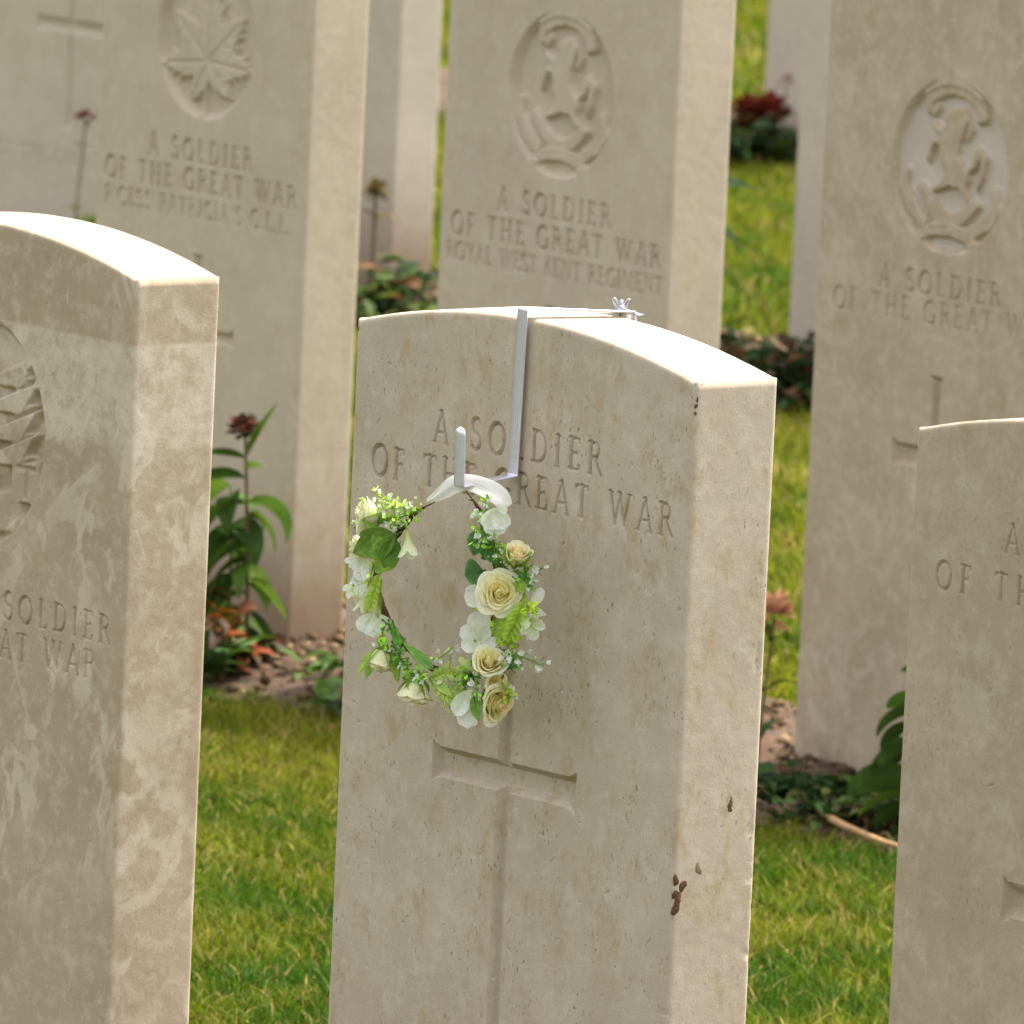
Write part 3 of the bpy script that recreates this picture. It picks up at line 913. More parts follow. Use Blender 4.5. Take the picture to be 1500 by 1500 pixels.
CREAM_O, CREAM_I = np.array((.94, .92, .60)), np.array((.95, .84, .34))
EDGE = np.array((.95, .94, .80))
GREEN, DGREEN, LIME, PALE = np.array((.10, .24, .035)), np.array((.03, .10, .025)), np.array((.48, .66, .09)), np.array((.84, .88, .66))
WHITE = np.array((.95, .95, .94))

def rose(center, axis, size, opn=1.0, seed=0, n_p=26, sep=0, sep_len=.6, inner=CREAM_I, sep_col=(.30, .50, .07)):
    """rose bloom with spiralled petals; axis points out of the bloom"""
    r2 = random.Random(seed)
    M = frame(axis, (0.3, 0.1, 1))
    mb = MB()
    nu, nv = 11, 8
    u = np.linspace(-1, 1, nu)[:, None]; v = np.linspace(0, 1, nv)[None, :]
    for i in range(n_p):
        t = (i / (n_p - 1))
        az = i * 2.39996 + r2.uniform(-.25, .25)
        ha = 1.5 * (1 - t) + .80 * t
        Rc = size * .5 * (.06 + .84 * t ** .95)
        Ht = size * (.40 - .20 * t ** 1.5 * opn) * r2.uniform(.93, 1.07)
        fl = size * (.02 + .10 * opn * t ** 1.5)
        ve = v * (1 - .16 * np.abs(u) ** 2.5)
        lean = (1 - opn) * .35 + .85 * max(0, 1 - t / .38)
        r = Rc * (1 - lean * v) * np.clip(ve, 0.001, 1) ** .45 + fl * ve ** 5
        r = r + size * .030 * np.sin(3.4 * u + az * 3) * ve ** 3 * (0.3 + t) + size * .022 * u * (.4 + t)
        z = -size * .18 + (Ht + size * .18) * ve ** 1.05 - size * .11 * opn * t * np.clip((ve - .78) / .22, 0, 1) ** 2
        z = z + size * .026 * np.sin(4.3 * u + az) * ve ** 4
        a = az + u * ha
        P = np.stack([r * np.cos(a), r * np.sin(a), z + 0 * a], -1).reshape(-1, 3)
        base = inner * (1 - t ** 1.6) + CREAM_O * t ** 1.6
        e = np.clip((ve - .62) / .38, 0, 1)[..., None] * (.10 + .75 * t ** 1.3)
        col = base[None, None, :] * (1 - e) + EDGE[None, None, :] * e
        col = col * (1 - .0 * v[..., None]) * np.ones((nu, nv, 1))
        mb.add(np.asarray(center) + P @ M.T, gridq(nu, nv), None, col.reshape(-1, 3))
    # tight spiral heart
    hu = np.linspace(0, 2 * np.pi, 28, endpoint=False)[:, None]; hv = np.linspace(0, 1, 12)[None, :]
    hr = size * .125 * np.sin(np.pi * (.12 + .86 * hv)) ** .8 * (1 + .16 * np.sin(2 * hu + hv * 9) + .08 * np.sin(3 * hu - hv * 7))
    hz_ = size * (.02 + .37 * hv + .012 * np.sin(2 * hu + hv * 9))
    P = np.stack([hr * np.cos(hu), hr * np.sin(hu), hz_ + 0 * hu], -1).reshape(-1, 3)
    mb.add(np.asarray(center) + P @ M.T, gridq(28, 12, True), None, inner * .5 + CREAM_O * .5)
    o = mb.build('rose', M_PETAL, wreath)
    sb = MB()
    for k in range(sep):
        az = k * 2 * math.pi / sep + r2.uniform(-.3, .3)
        rd = M[:, 0] * math.cos(az) + M[:, 1] * math.sin(az)
        p0 = np.asarray(center) - M[:, 2] * size * .24
        dd = M[:, 2] * .9 + rd * .75
        sb.add(*sheet(p0, dd, rd * 1 - M[:, 2] * .8, size * sep_len, size * .40, np.array(sep_col) * .75, np.array(sep_col), .5, -.10, 'leaf', seed=k))
    if sep:
        tube(sb, [np.asarray(center) - M[:, 2] * size * .42, np.asarray(center) - M[:, 2] * size * .16], [size * .05, size * .16], np.array(sep_col) * .8, 8)
        sb.build('sepals', M_FLEAF, o)
    return o

def blossom(center, axis, petals, seed=0, name='white_blossom', c0=PALE, c1=WHITE, wd=.8, cup=.35, curl=.18):
    """loose white blossom; petals: list of (angle deg clockwise from up as sketched, length px, spread 0..1)"""
    mb = MB()
    ax = unit(axis)
    r = unit(np.cross(UP, -ax)) if abs(ax @ UP) < .95 else np.array([1., 0, 0])
    up = np.cross(-ax, r) * -1
    up = unit(UP - ax * (UP @ ax)); r = np.cross(up, ax)
    for k, (ang, ln, spread) in enumerate(petals):
        a = R_(ang)
        d = (up * math.cos(a) + r * math.sin(a)) * spread + ax * (1 - spread)
        L = ln / KPX
        mb.add(*sheet(np.asarray(center), d, ax, L, L * wd, c0, c1, cup, curl * (.6 + .4 * (k % 2)), 'oval', ruff=.03, seed=seed + k, n=9, nw=8))
    return mb.build(name, M_PETAL, wreath)

def trumpet(p0, p1, r1, seed=0, lobes=5, c0=(.62, .74, .22), c1=(.88, .90, .70), name='lily_bell'):
    mb = MB()
    p0, p1 = np.asarray(p0), np.asarray(p1)
    ax = p1 - p0; L = np.linalg.norm(ax); M = frame(ax, (0.2, 1, .1))
    nu, nv = 40, 12
    a = np.linspace(0, 2 * np.pi, nu, endpoint=False)[:, None]; v = np.linspace(0, 1, nv)[None, :]
    lob = np.abs(np.cos(a * lobes / 2 + seed)) ** .7
    ve = v * (.68 + .32 * lob)
    r = r1 * (.14 + .32 * ve + .62 * np.clip(ve - .35, 0, 1) ** 1.3 / .65 ** 1.3)
    z = L * (ve - .12 * np.clip(ve - .75, 0, 1) ** 2 * 4)
    P = np.stack([r * np.cos(a), r * np.sin(a), z + 0 * a], -1).reshape(-1, 3)
    col = (np.asarray(c0)[None, None] * (1 - ve[..., None]) + np.asarray(c1)[None, None] * ve[..., None]).reshape(-1, 3)
    mb.add(p0 + P @ M.T, gridq(nu, nv, True), None, col)
    tube(mb, [p0 - unit(ax) * L * .25, p0 + unit(ax) * L * .1], [r1 * .07, r1 * .13], np.array(c0) * .7, 6)
    return mb.build(name, M_PETAL, wreath)

def frond(pts, wd, c0, c1, n=22, seed=0, name='fern_sprig'):
    """comb-like lime frond along a curve"""
    mb = MB()
    p = spline(pts, n)
    tube(mb, p, np.linspace(.0007, .0003, n), c0, 5)
    T = np.gradient(p, axis=0)
    for i in range(1, n - 1):
        t = unit(T[i])
        for s in (-1, 1):
            side = unit(np.cross(t, VIEW)) * s
            f = i / n
            L = wd * math.sin(math.pi * min(1, .12 + f * .9)) ** .7
            d = side * .75 + t * .6 + VIEW * .25 * ((i % 3) - 1)
            mb.add(*sheet(p[i], d, VIEW, L, wd * .16, c0, c1, .1, .12, 'lance', n=4, nw=3, seed=i))
    return mb.build(name, M_FLEAF, wreath)

def sprig(pts, seed=0, nb=12, leaf=7, bud=5, spread=9, c=(.09, .27, .05), budc=WHITE, leaves=True, name='bud_sprig', fill=0):
    c = np.array(c) * (2.3, 1.45, 1.0) + (.02, .02, .0)
    """stem with small round leaves and white buds along it (sizes in sketch units)"""
    r2 = random.Random(seed)
    mb = MB()
    p = spline(pts, 14)
    tube(mb, p, np.linspace(.0008, .0004, 14), np.array(c) * .8, 5)
    for k in range(nb):
        f = r2.uniform(.15, 1.0)
        i = min(13, int(f * 13))
        rd = unit([r2.gauss(0, 1), r2.gauss(0, 1), r2.gauss(0, 1)])
        rd = unit(rd + VIEW * .3)
        tip = p[i] + rd * r2.uniform(.35, 1) * spread / KPX
        tube(mb, [p[i], tip], .0003, np.array(c) * 1.1, 4, False)
        if leaves and k % 2 == 0 or fill and k % 3:
            L = leaf / KPX * r2.uniform(.7, 1.2)
            g_ = np.array(c) * r2.uniform(.7, 2.2)
            mb.add(*sheet(tip, rd + .4 * np.array([r2.gauss(0, 1), r2.gauss(0, 1), r2.gauss(0, 1)]), VIEW + .7 * np.array([r2.gauss(0, 1), r2.gauss(0, 1), r2.gauss(0, 1)]), L, L * .62, g_, g_ * 1.2, .2, .1, 'oval', n=5, nw=5))
        else:
            L = bud / KPX * r2.uniform(.7, 1.25)
            for q in range(3):
                dd = rd + .55 * np.array([r2.gauss(0, 1), r2.gauss(0, 1), r2.gauss(0, 1)])
                mb.add(*sheet(tip, dd, VIEW + rd, L, L * .5, np.array(budc) * .9 * np.array((.9, 1, .8)), budc, .5, .2, 'oval', n=5, nw=5))
    return mb.build(name, M_FLEAF, wreath)

def leaf(p0, p1, wd, c, nrm=None, seed=0, curl=.1, prof='leaf', name='leaf', cup=.3, edge=None):
    mb = MB()
    p0, p1 = np.asarray(p0), np.asarray(p1)
    d = p1 - p0; L = np.linalg.norm(d)
    c = np.asarray(c)
    mb.add(*sheet(p0, d, VIEW if nrm is None else nrm, L, wd / KPX, c * .85, c, cup, curl, prof, ruff=.02, n=12, nw=9, seed=seed, edge=edge))
    tube(mb, [p0 - unit(d) * L * .15, p0, p0 + d * .5], [.0006, .0006, .0003], c * .7, 5)
    return mb.build(name, M_FLEAF, wreath)

# twig ring: two twisted brown withies on the sketched oval, closed at the top by the ribbon
ringpx = [(642, 737), (612, 760), (585, 795), (560, 828), (553, 862), (562, 905), (585, 945), (620, 973), (655, 985), (690, 980), (714, 952), (726, 912), (733, 870), (735, 830), (728, 785), (712, 742), (688, 712)]
ring = spline([W(x, y, 0.0) for x, y in ringpx], 150)
mb = MB()
for ph in range(3):
    Tn = np.gradient(ring, axis=0)
    s = np.linspace(0, 52, 150)
    offs = np.array([.0014 * (math.cos(s[i] + ph * 2.1) * unit(np.cross(Tn[i], (0, 1, 0))) + math.sin(s[i] + ph * 2.1) * np.array([0, 1.0, 0])) for i in range(150)])
    tube(mb, ring + offs * np.minimum(1, np.minimum(np.arange(150), 149 - np.arange(150)) / 12.0)[:, None], (.0012 + .0003 * np.sin(s * 2.3 + ph)) * np.clip(np.minimum(np.arange(150), 149 - np.arange(150)) / 16.0, .25, 1), np.array((.075, .04, .02)) * (1 + .4 * ph), 6)
for k in range(40):                                   # broken twig ends and bits of green winding
    i = random.randrange(4, 146)
    d = unit([random.gauss(0, 1), random.gauss(0, .6), random.gauss(0, 1)])
    tube(mb, [ring[i], ring[i] + d * random.uniform(.003, .006)], [.0007, .0003], (.07, .045, .02) if k % 3 else (.08, .2, .04), 5)
mb.build('twig_ring', M_BARK, wreath)

# ribbon: from the left end of the twig up over the hook arm and down to the right end
rpx = [(630, 743, 4, .001), (643, 731, 13, .004), (658, 717, 20, .006), (673, 706, 22, .005), (690, 703, 20, .002), (708, 705, 22, .001), (726, 709, 24, .003), (740, 716, 22, .004), (748, 728, 15, .003)]
cen = spline([W(x, y, o - .007) for x, y, wd_, o in rpx], 46)
wds = np.interp(np.linspace(0, 8, 46), range(9), [r[2] * 1.3 for r in rpx]) / KPX
Tn = np.gradient(cen, axis=0)
rows = []
for i in range(46):
    t = unit(Tn[i]); nn = unit(VIEW + UP * .35 - t * ((VIEW + UP * .35) @ t)); sd_ = np.cross(t, nn)
    uu = np.linspace(-.5, .5, 9)
    rip = .0010 * np.sin(uu * 7 + i * .13) + .0007 * np.abs(np.sin(uu * 9 + i * .07))
    rows.append(cen[i] + np.outer(uu * wds[i], sd_) + np.outer(rip, nn))
mesh_obj('ribbon', np.array(rows).reshape(-1, 3), gridq(46, 9), None, M_RIBBON, wreath)

# roses
rose(W(738, 843, .014), D(.10, -.12, 1.0), 70 / KPX, 1.0, 1, 34)
rose(W(763, 788, .012), D(.15, -.85, .75), 54 / KPX, .35, 2, 22, sep=4, sep_len=.72, inner=np.array((.94, .80, .45)))
rose(W(722, 950, .014), D(.12, -.55, .85), 57 / KPX, .8, 3, 28)
rose(W(728, 1005, .010), D(.75, .25, .70), 68 / KPX, .9, 4, 30)
rose(W(729, 985, .006), D(.5, -.1, .5), 48 / KPX, .9, 14, 20)
rose(W(613, 1010, .010), D(-.05, 1, .18), 66 / KPX, .65, 5, 26, sep=5, sep_len=.55, inner=CREAM_O)
rose(W(563, 972, .010), D(-.1, 1, .2), 62 / KPX, .55, 6, 24, sep=4, sep_len=1.0, inner=CREAM_O, sep_col=(.36, .58, .09))
rose(W(547, 770, .010), D(-1, -.15, .25), 66 / KPX, .65, 7, 26, sep=3, sep_len=.7, inner=CREAM_O, sep_col=(.36, .56, .09))
rose(W(535, 824, .002), D(-1, .2, .2), 54 / KPX, .7, 8, 18, inner=CREAM_O)
rose(W(532, 893, -.001), D(-1, .3, .2), 42 / KPX, .7, 9, 16, inner=CREAM_O)
# white blossoms
blossom(W(733, 722, .010), D(.1, .3, .9), [(180, 42, .95), (155, 34, .9), (205, 34, .9), (80, 20, .7)], 3, wd=.85)
blossom(W(722, 852, .009), D(-.2, 0, 1), [(262, 36, .95), (225, 22, .9), (300, 20, .9)], 5, wd=.95)
blossom(W(711, 922, .008), D(-.1, -.1, 1), [(300, 36, .9), (352, 46, .9), (25, 26, .8), (245, 32, .85), (100, 26, .85)], 9, wd=.78)
blossom(W(694, 993, .012), D(-.3, .2, 1), [(178, 58, .97), (205, 44, .92), (155, 36, .9)], 15, wd=.62)
blossom(W(551, 913, .008), D(0, .4, 1), [(180, 36, .95), (222, 34, .93), (138, 34, .93)], 21, wd=.85)
blossom(W(538, 858, .004), D(-.4, .2, 1), [(190, 40, .95), (160, 30, .9), (230, 26, .9)], 27, wd=.6)
blossom(W(526, 842, .004), D(-.6, 0, 1), [(262, 22, .95), (300, 16, .9), (225, 18, .95), (180, 12, .9)], 33, wd=.45)
blossom(W(786, 862, .004), D(.4, .1, 1), [(170, 26, .95), (20, 34, .95), (120, 20, .9)], 39, wd=.55)
blossom(W(520, 880, .002), D(-.6, .1, 1), [(200, 24, .95), (240, 20, .95), (160, 18, .9)], 44, wd=.5)
# lily bells
trumpet(W(600, 781, .006), W(604, 822, .009), 19 / KPX, 1)
trumpet(W(755, 874, .010), W(792, 888, .008), 19 / KPX, 2, c0=(.55, .70, .16))
trumpet(W(541, 872, .003), W(533, 918, .004), 15 / KPX, 3, c0=(.62, .74, .2))
trumpet(W(664, 962, .004), W(655, 1000, .006), 13 / KPX, 4)
trumpet(W(712, 968, .012), W(682, 958, .010), 14 / KPX, 5, c0=(.4, .6, .12), c1=(.75, .8, .4))
# leaves
leaf(W(584, 787, .013), W(524, 822, .015), 48, (.19, .34, .055), seed=1, curl=.12)
leaf(W(586, 806, .010), W(552, 852, .013), 34, (.36, .56, .10), seed=2, curl=-.1)
leaf(W(584, 795, .011), W(566, 838, .014), 32, (.13, .26, .04), seed=3)
leaf(W(548, 802, .006), W(521, 792, .008), 17, (.22, .42, .10), seed=4)
leaf(W(714, 820, .006), W(688, 830, .008), 44, (.09, .20, .06), seed=5, edge=(.18, .36, .14))
leaf(W(712, 762, .004), W(700, 800, .006), 34, (.10, .24, .07), seed=6, edge=(.2, .40, .15))
leaf(W(722, 770, .008), W(716, 802, .010), 22, (.10, .28, .06), seed=7)
leaf(W(770, 836, .006), W(768, 868, .010), 20, (.38, .56, .10), seed=8)
leaf(W(700, 1000, .014), W(708, 1036, .014), 18, (.22, .42, .08), seed=9)
leaf(W(700, 946, .008), W(702, 918, .011), 14, (.30, .52, .09), seed=10)
leaf(W(580, 925, .006), W(590, 968, .008), 13, (.16, .40, .06), seed=11)
leaf(W(640, 978, .007), W(594, 945, .010), 16, (.26, .50, .11), seed=12, prof='lance')
leaf(W(716, 990, .010), W(726, 1030, .008), 18, (.14, .34, .06), seed=13)
leaf(W(755, 815, .006), W(790, 830, .006), 26, (.16, .36, .07), seed=14)
leaf(W(714, 780, .010), W(738, 805, .010), 20, (.09, .24, .05), seed=15)
leaf(W(600, 1000, .009), W(582, 1028, .010), 6, (.45, .55, .2), seed=16, prof='lance')
# lime fronds
frond([W(556, 858, .006), W(546, 890, .008), W(538, 922, .010)], .0060, LIME * .8, LIME, 22, 1)
frond([W(562, 862, .006), W(557, 895, .008), W(556, 918, .009)], .0045, LIME * .7, LIME, 18, 2)
frond([W(770, 855, .008), W(752, 885, .013), W(738, 920, .014)], .0095, LIME * .75, LIME, 26, 3)
frond([W(750, 850, .008), W(738, 885, .012), W(732, 908, .012)], .0070, LIME * .6, LIME * .9, 22, 4)
frond([W(636, 990, .008), W(660, 975, .012), W(686, 976, .012)], .0085, LIME * .9, (.62, .74, .28), 24, 5)
frond([W(634, 992, .008), W(655, 1015, .012), W(684, 1046, .012)], .0060, LIME * .8, (.62, .74, .28), 26, 6)
frond([W(640, 990, .006), W(666, 1000, .009), W(690, 1000, .009)], .0060, LIME * .8, LIME, 20, 7)
frond([W(664, 1010, .008), W(678, 1036, .010), W(692, 1052, .010)], .0018, LIME * .9, LIME, 14, 8)
# bud sprigs and small greenery
sprig([W(622, 748, .003), W(595, 750, .006), W(560, 742, .008)], 1, 52, 7, 6, 15, c=(.16, .36, .06), budc=(.78, .84, .55))
sprig([W(590, 760, .004), W(570, 748, .006), W(552, 735, .006)], 2, 26, 6, 7, 14, c=(.2, .4, .08))
sprig([W(604, 772, .003), W(588, 778, .006), W(570, 775, .007)], 3, 20, 7, 5, 10, c=(.08, .26, .04))
sprig([W(722, 722, .004), W(712, 748, .008), W(708, 782, .008)], 4, 34, 9, 11, 14, c=(.12, .34, .06))
sprig([W(724, 730, .004), W(722, 765, .006), W(728, 800, .006)], 5, 36, 10, 5, 12, c=(.04, .15, .03), fill=1)
sprig([W(705, 715, .004), W(718, 716, .006), W(726, 728, .006)], 6, 14, 7, 6, 9, c=(.16, .4, .06))
sprig([W(776, 826, .004), W(792, 808, .006), W(806, 796, .006)], 7, 14, 6, 10, 9, c=(.08, .26, .08))
sprig([W(775, 800, .004), W(778, 818, .006), W(776, 842, .004)], 8, 30, 8, 5, 11, c=(.07, .24, .05), fill=1)
sprig([W(742, 945, .008), W(764, 932, .010), W(804, 938, .010)], 9, 22, 6, 12, 12, c=(.08, .26, .08))
sprig([W(742, 960, .006), W(756, 952, .008), W(768, 938, .008)], 10, 34, 8, 6, 12, c=(.04, .17, .06), fill=1)
sprig([W(640, 966, .004), W(655, 955, .006), W(668, 940, .006)], 11, 12, 5, 10, 11, c=(.2, .42, .12))
sprig([W(578, 950, .006), W(590, 970, .008), W(606, 990, .008)], 12, 46, 9, 6, 13, c=(.05, .20, .04), fill=1)
sprig([W(572, 920, .004), W(580, 945, .006), W(598, 962, .006)], 13, 26, 8, 5, 9, c=(.06, .22, .05), fill=1)
sprig([W(692, 958, .006), W(696, 975, .009), W(690, 985, .010)], 14, 40, 9, 7, 13, c=(.03, .13, .025), fill=1)
sprig([W(700, 970, .010), W(705, 985, .014), W(704, 1000, .014)], 15, 14, 6, 9, 9, c=(.12, .36, .08))
sprig([W(530, 840, .004), W(524, 862, .006), W(520, 885, .004)], 16, 16, 5, 8, 9, c=(.2, .42, .1))
sprig([W(552, 845, .006), W(545, 860, .006), W(540, 880, .006)], 17, 10, 6, 6, 7, c=(.25, .46, .1))
sprig([W(532, 770, .004), W(526, 778, .004), W(524, 790, .004)], 18, 6, 4, 7, 6, c=(.3, .5, .2))
sprig([W(752, 812, .006), W(742, 806, .008), W(728, 806, .006)], 19, 22, 8, 4, 9, c=(.03, .12, .025), fill=1)
sprig([W(598, 995, .010), W(606, 988, .012), W(616, 985, .010)], 20, 12, 6, 9, 8, c=(.06, .22, .04))
sprig([W(690, 985, .008), W(676, 982, .010), W(660, 985, .010)], 21, 16, 7, 5, 8, c=(.05, .2, .04), fill=1)

sprig([W(716, 742, .006), W(724, 768, .010), W(738, 800, .010)], 31, 40, 10, 8, 13, c=(.07, .22, .04), fill=1)
sprig([W(738, 880, .006), W(752, 905, .010), W(748, 935, .010)], 32, 34, 10, 7, 12, c=(.14, .34, .05), fill=1)
sprig([W(768, 850, .008), W(782, 858, .010), W(792, 868, .010)], 33, 26, 10, 7, 11, c=(.18, .38, .05), fill=1)
sprig([W(700, 950, .010), W(694, 968, .012), W(684, 990, .012)], 34, 34, 10, 7, 12, c=(.10, .28, .05), fill=1)
sprig([W(742, 975, .010), W(752, 990, .010), W(750, 1005, .008)], 35, 20, 9, 7, 10, c=(.14, .34, .05), fill=1)
sprig([W(566, 930, .006), W(562, 950, .010), W(572, 965, .012)], 36, 30, 10, 7, 11, c=(.12, .32, .05), fill=1)
sprig([W(592, 985, .010), W(612, 985, .012), W(630, 992, .010)], 37, 30, 10, 7, 11, c=(.10, .30, .05), fill=1)
sprig([W(615, 752, .006), W(592, 762, .009), W(572, 768, .010)], 38, 40, 8, 7, 13, c=(.12, .32, .05), fill=1)
sprig([W(556, 830, .006), W(548, 848, .008), W(545, 870, .008)], 39, 26, 8, 8, 10, c=(.2, .4, .07), fill=1)
frond([W(776, 848, .010), W(764, 876, .014), W(748, 912, .014)], .0100, LIME * .9, LIME * 1.15, 26, 11)
frond([W(640, 996, .010), W(662, 1008, .012), W(684, 1016, .012)], .0080, LIME * .9, (.66, .78, .30), 24, 12)
frond([W(558, 852, .008), W(550, 880, .010), W(544, 908, .012)], .0065, LIME * .95, LIME * 1.2, 22, 13)
leaf(W(700, 868, .006), W(706, 880, .010), 14, LIME * .8, seed=21)
leaf(W(760, 820, .010), W(778, 838, .010), 18, LIME * .75, seed=22)
leaf(W(640, 990, .010), W(672, 1012, .012), 15, (.50, .66, .16), seed=23, prof='lance')
leaf(W(648, 1002, .009), W(676, 1028, .011), 11, (.56, .70, .2), seed=24, prof='lance')
leaf(W(742, 930, .006), W(764, 946, .006), 16, (.14, .36, .06), seed=25)
blossom(W(784, 878, .009), D(.3, .3, 1), [(165, 30, .95), (110, 24, .9), (215, 24, .9)], 53, wd=.6, c0=np.array((.66, .78, .3)))
blossom(W(541, 838, .006), D(-.5, .1, 1), [(200, 34, .95), (165, 30, .9), (240, 28, .95)], 57, wd=.75)

# ------------------------------------------------------------------ plants in the beds
def plant_leaf(mb, base, az, elev, L, wd, droop, c, c1=None, roll=0.0, n=8, nw=5, prof='lance'):
    """drooping leaf: az, elev start direction, droop = total bend (radians)"""
    base = np.asarray(base, float)
    hz = np.array([math.cos(az), math.sin(az), 0]); sd_ = np.array([-math.sin(az), math.cos(az), 0])
    p, v, col = base.copy(), [], []
    c = np.asarray(c, float); c1 = c * 1.25 if c1 is None else np.asarray(c1, float)
    for k in range(n):
        t = k / (n - 1)
        e = elev - droop * t
        d = hz * math.cos(e) + UP * math.sin(e)
        nn = -hz * math.sin(e) + UP * math.cos(e)
        if prof == 'lance':
            wv = max(.04, math.sin(math.pi * t ** .7))
        else:
            wv = max(.05, math.sin(math.pi * (t * .96 + .02) ** .85) ** .6)
        uu = np.linspace(-1, 1, nw)
        s2 = sd_ * math.cos(roll) + nn * math.sin(roll); n2 = nn * math.cos(roll) - sd_ * math.sin(roll)
        v.append(p + np.outer(uu * wv * wd / 2, s2) + np.outer(np.abs(uu) * wv * wd * .16, n2))
        col.append(np.tile(c * (1 - t) + c1 * t, (nw, 1)))
        p = p + d * L / (n - 1)
    mb.add(np.array(v).reshape(-1, 3), gridq(n, nw), None, np.array(col).reshape(-1, 3))

def stem_plant(name, label, cat, loc, hgt, nodes, leafL, leafW, c, lean=(0, 0), seed=0, head=None, elev=.6, droop=1.4, group=None, stemc=(.16, .14, .05), base_bias=.05, srad=.0022, prof='lance', per=2, taper=.5):
    r2 = random.Random(seed)
    root = thing(name, label, cat, loc, 0.0, group)
    pts = spline([(0, 0, -.01), (lean[0] * .3, lean[1] * .3, hgt * .4), (lean[0] * .8, lean[1] * .8, hgt * .8), (lean[0], lean[1], hgt)], 16)
    sb = MB(); tube(sb, pts, np.linspace(srad, srad * .6, 16), stemc, 6); sb.build('stem', M_STEM, root)
    lb = MB()
    for k in range(nodes):
        f = base_bias + (1 - base_bias) * k / max(1, nodes - 1)
        p = pts[min(15, int(f * 15))]
        for s in range(per):
            az = k * 1.9 + s * 2 * math.pi / per + r2.uniform(-.4, .4)
            sc = (1 - taper * f) * r2.uniform(.75, 1.15)
            cc = np.asarray(c) * r2.uniform(.65, 1.4) * np.array((r2.uniform(.85, 1.3), 1, 1))
            plant_leaf(lb, p, az, elev + r2.uniform(-.3, .3) + .4 * f, leafL * sc, leafW * sc, droop * r2.uniform(.7, 1.3), cc, roll=r2.uniform(-.4, .4), prof=prof)
    lb.build('leaves', M_LEAF, root)
    if head:
        hc, hr, hn = head
        hb = MB()
        for k in range(hn):
            d = unit([r2.gauss(0, 1), r2.gauss(0, 1), r2.gauss(.5, .8)])
            cc = np.asarray(hc) * r2.uniform(.5, 1.5)
            hb.add(*sheet(pts[-1] + d * hr * .25, d, UP + .3 * d, hr * r2.uniform(.5, 1.0), hr * .5, cc * .7, cc, .4, .2, 'oval', n=5, nw=5, seed=k))
        hb.build('flower_head', M_PETAL, root)
    return root

def low_plant(name, label, cat, loc, rad, hgt, n, L, wd, c, seed=0, prof='lance', droop=1.2, cols=None, group=None, flat=False):
    """low clump: many leaves springing from several short stems"""
    r2 = random.Random(seed)
    root = thing(name, label, cat, loc, 0.0, group)
    sb, lb = MB(), MB()
    ns = max(3, n // 9)
    tips = []
    for k in range(ns):
        a, rr = r2.uniform(0, 6.28), rad * math.sqrt(r2.random())
        h = hgt * r2.uniform(.35, 1) * (1 - .4 * rr / rad)
        p0 = np.array([.35 * rr * math.cos(a), .35 * rr * math.sin(a), -.005])
        p1 = np.array([rr * math.cos(a), rr * math.sin(a), h])
        st = spline([p0, (p0 + p1) / 2 + (0, 0, h * .15), p1], 8)
        tube(sb, st, np.linspace(.0018, .0010, 8), (.12, .12, .04), 5)
        tips.append(st)
    for k in range(n):
        st = tips[k % ns]
        p = st[r2.randrange(2, 8)]
        cc = np.asarray(cols[r2.randrange(len(cols))] if cols else c) * r2.uniform(.6, 1.45)
        plant_leaf(lb, p, r2.uniform(0, 6.28), r2.uniform(-.1, .9), L * r2.uniform(.6, 1.2), wd * r2.uniform(.7, 1.2), droop * r2.uniform(.4, 1.3), cc, roll=r2.uniform(-.6, .6), n=6, nw=5, prof=prof)
    sb.build('stem', M_STEM, root)
    lb.build('leaves', M_LEAF, root)
    return root

def az_view(deg):
    """world azimuth of a direction given clockwise from picture right, seen from above"""
    return math.atan2(RT[1], RT[0]) + R_(deg)

G1, G2, G3 = (.065, .125, .016), (.042, .085, .014), (.105, .175, .020)
GP = 'plants in the grave beds'
# tall plant with a withered red head beside the maple leaf stone
t1 = thing('flowering_plant', 'tall leafy plant with a withered dark red flower head beside the maple leaf stone', 'plant', (-2.962, 2.05, 0), 0, GP)
st = spline([(0, 0, -.01), (-.004, 0, .10), (-.012, 0, .20), (-.022, .002, .268)], 20)
sb = MB(); tube(sb, st, np.linspace(.0028, .0016, 20), (.14, .085, .04), 7)
st2 = spline([(-.03, .0, -.01), (-.034, 0, .08), (-.036, 0, .16), (-.04, .0, .205)], 14)
tube(sb, st2, np.linspace(.0022, .0012, 14), (.11, .11, .04), 6); sb.build('stem', M_STEM, t1)
lb = MB()
for (f, deg, el, L, wd, dr, c) in [(.88, 10, 1.15, .075, .016, .15, G3), (.86, 185, .25, .060, .015, .5, G1), (.80, -20, .5, .022, .012, .9, G3),
      (.75, 170, .15, .075, .022, .9, G2), (.66, 5, .35, .075, .026, 1.7, G1), (.64, 200, .1, .080, .024, 1.3, G1), (.58, -30, .2, .065, .026, 1.6, G3),
      (.57, 150, .2, .085, .024, 1.6, G2), (.50, 190, .0, .09, .026, 1.3, G1), (.46, 215, .2, .08, .024, 1.5, G2), (.40, 0, -.3, .068, .018, .5, G3),
      (.38, 165, .0, .09, .026, 1.4, G2), (.33, 195, .1, .085, .022, 1.6, (.10, .17, .03)), (.30, -5, -.6, .085, .020, .5, G2), (.26, 20, -.9, .085, .022, .3, G2),
      (.28, 160, -.1, .075, .024, 1.4, G1), (.22, 200, .0, .06, .02, 1.4, G1), (.5, 80, .2, .06, .022, 1.6, G1), (.45, 260, .2, .06, .022, 1.5, G1)]:
    plant_leaf(lb, st[int(f * 19)], az_view(deg), el - (.25 if f < .72 else 0), L * .95, wd * 1.2, dr * (1.0 if f > .72 else 1.15), c, n=10, nw=7, roll=(-.6 if abs(deg) < 90 else .6))
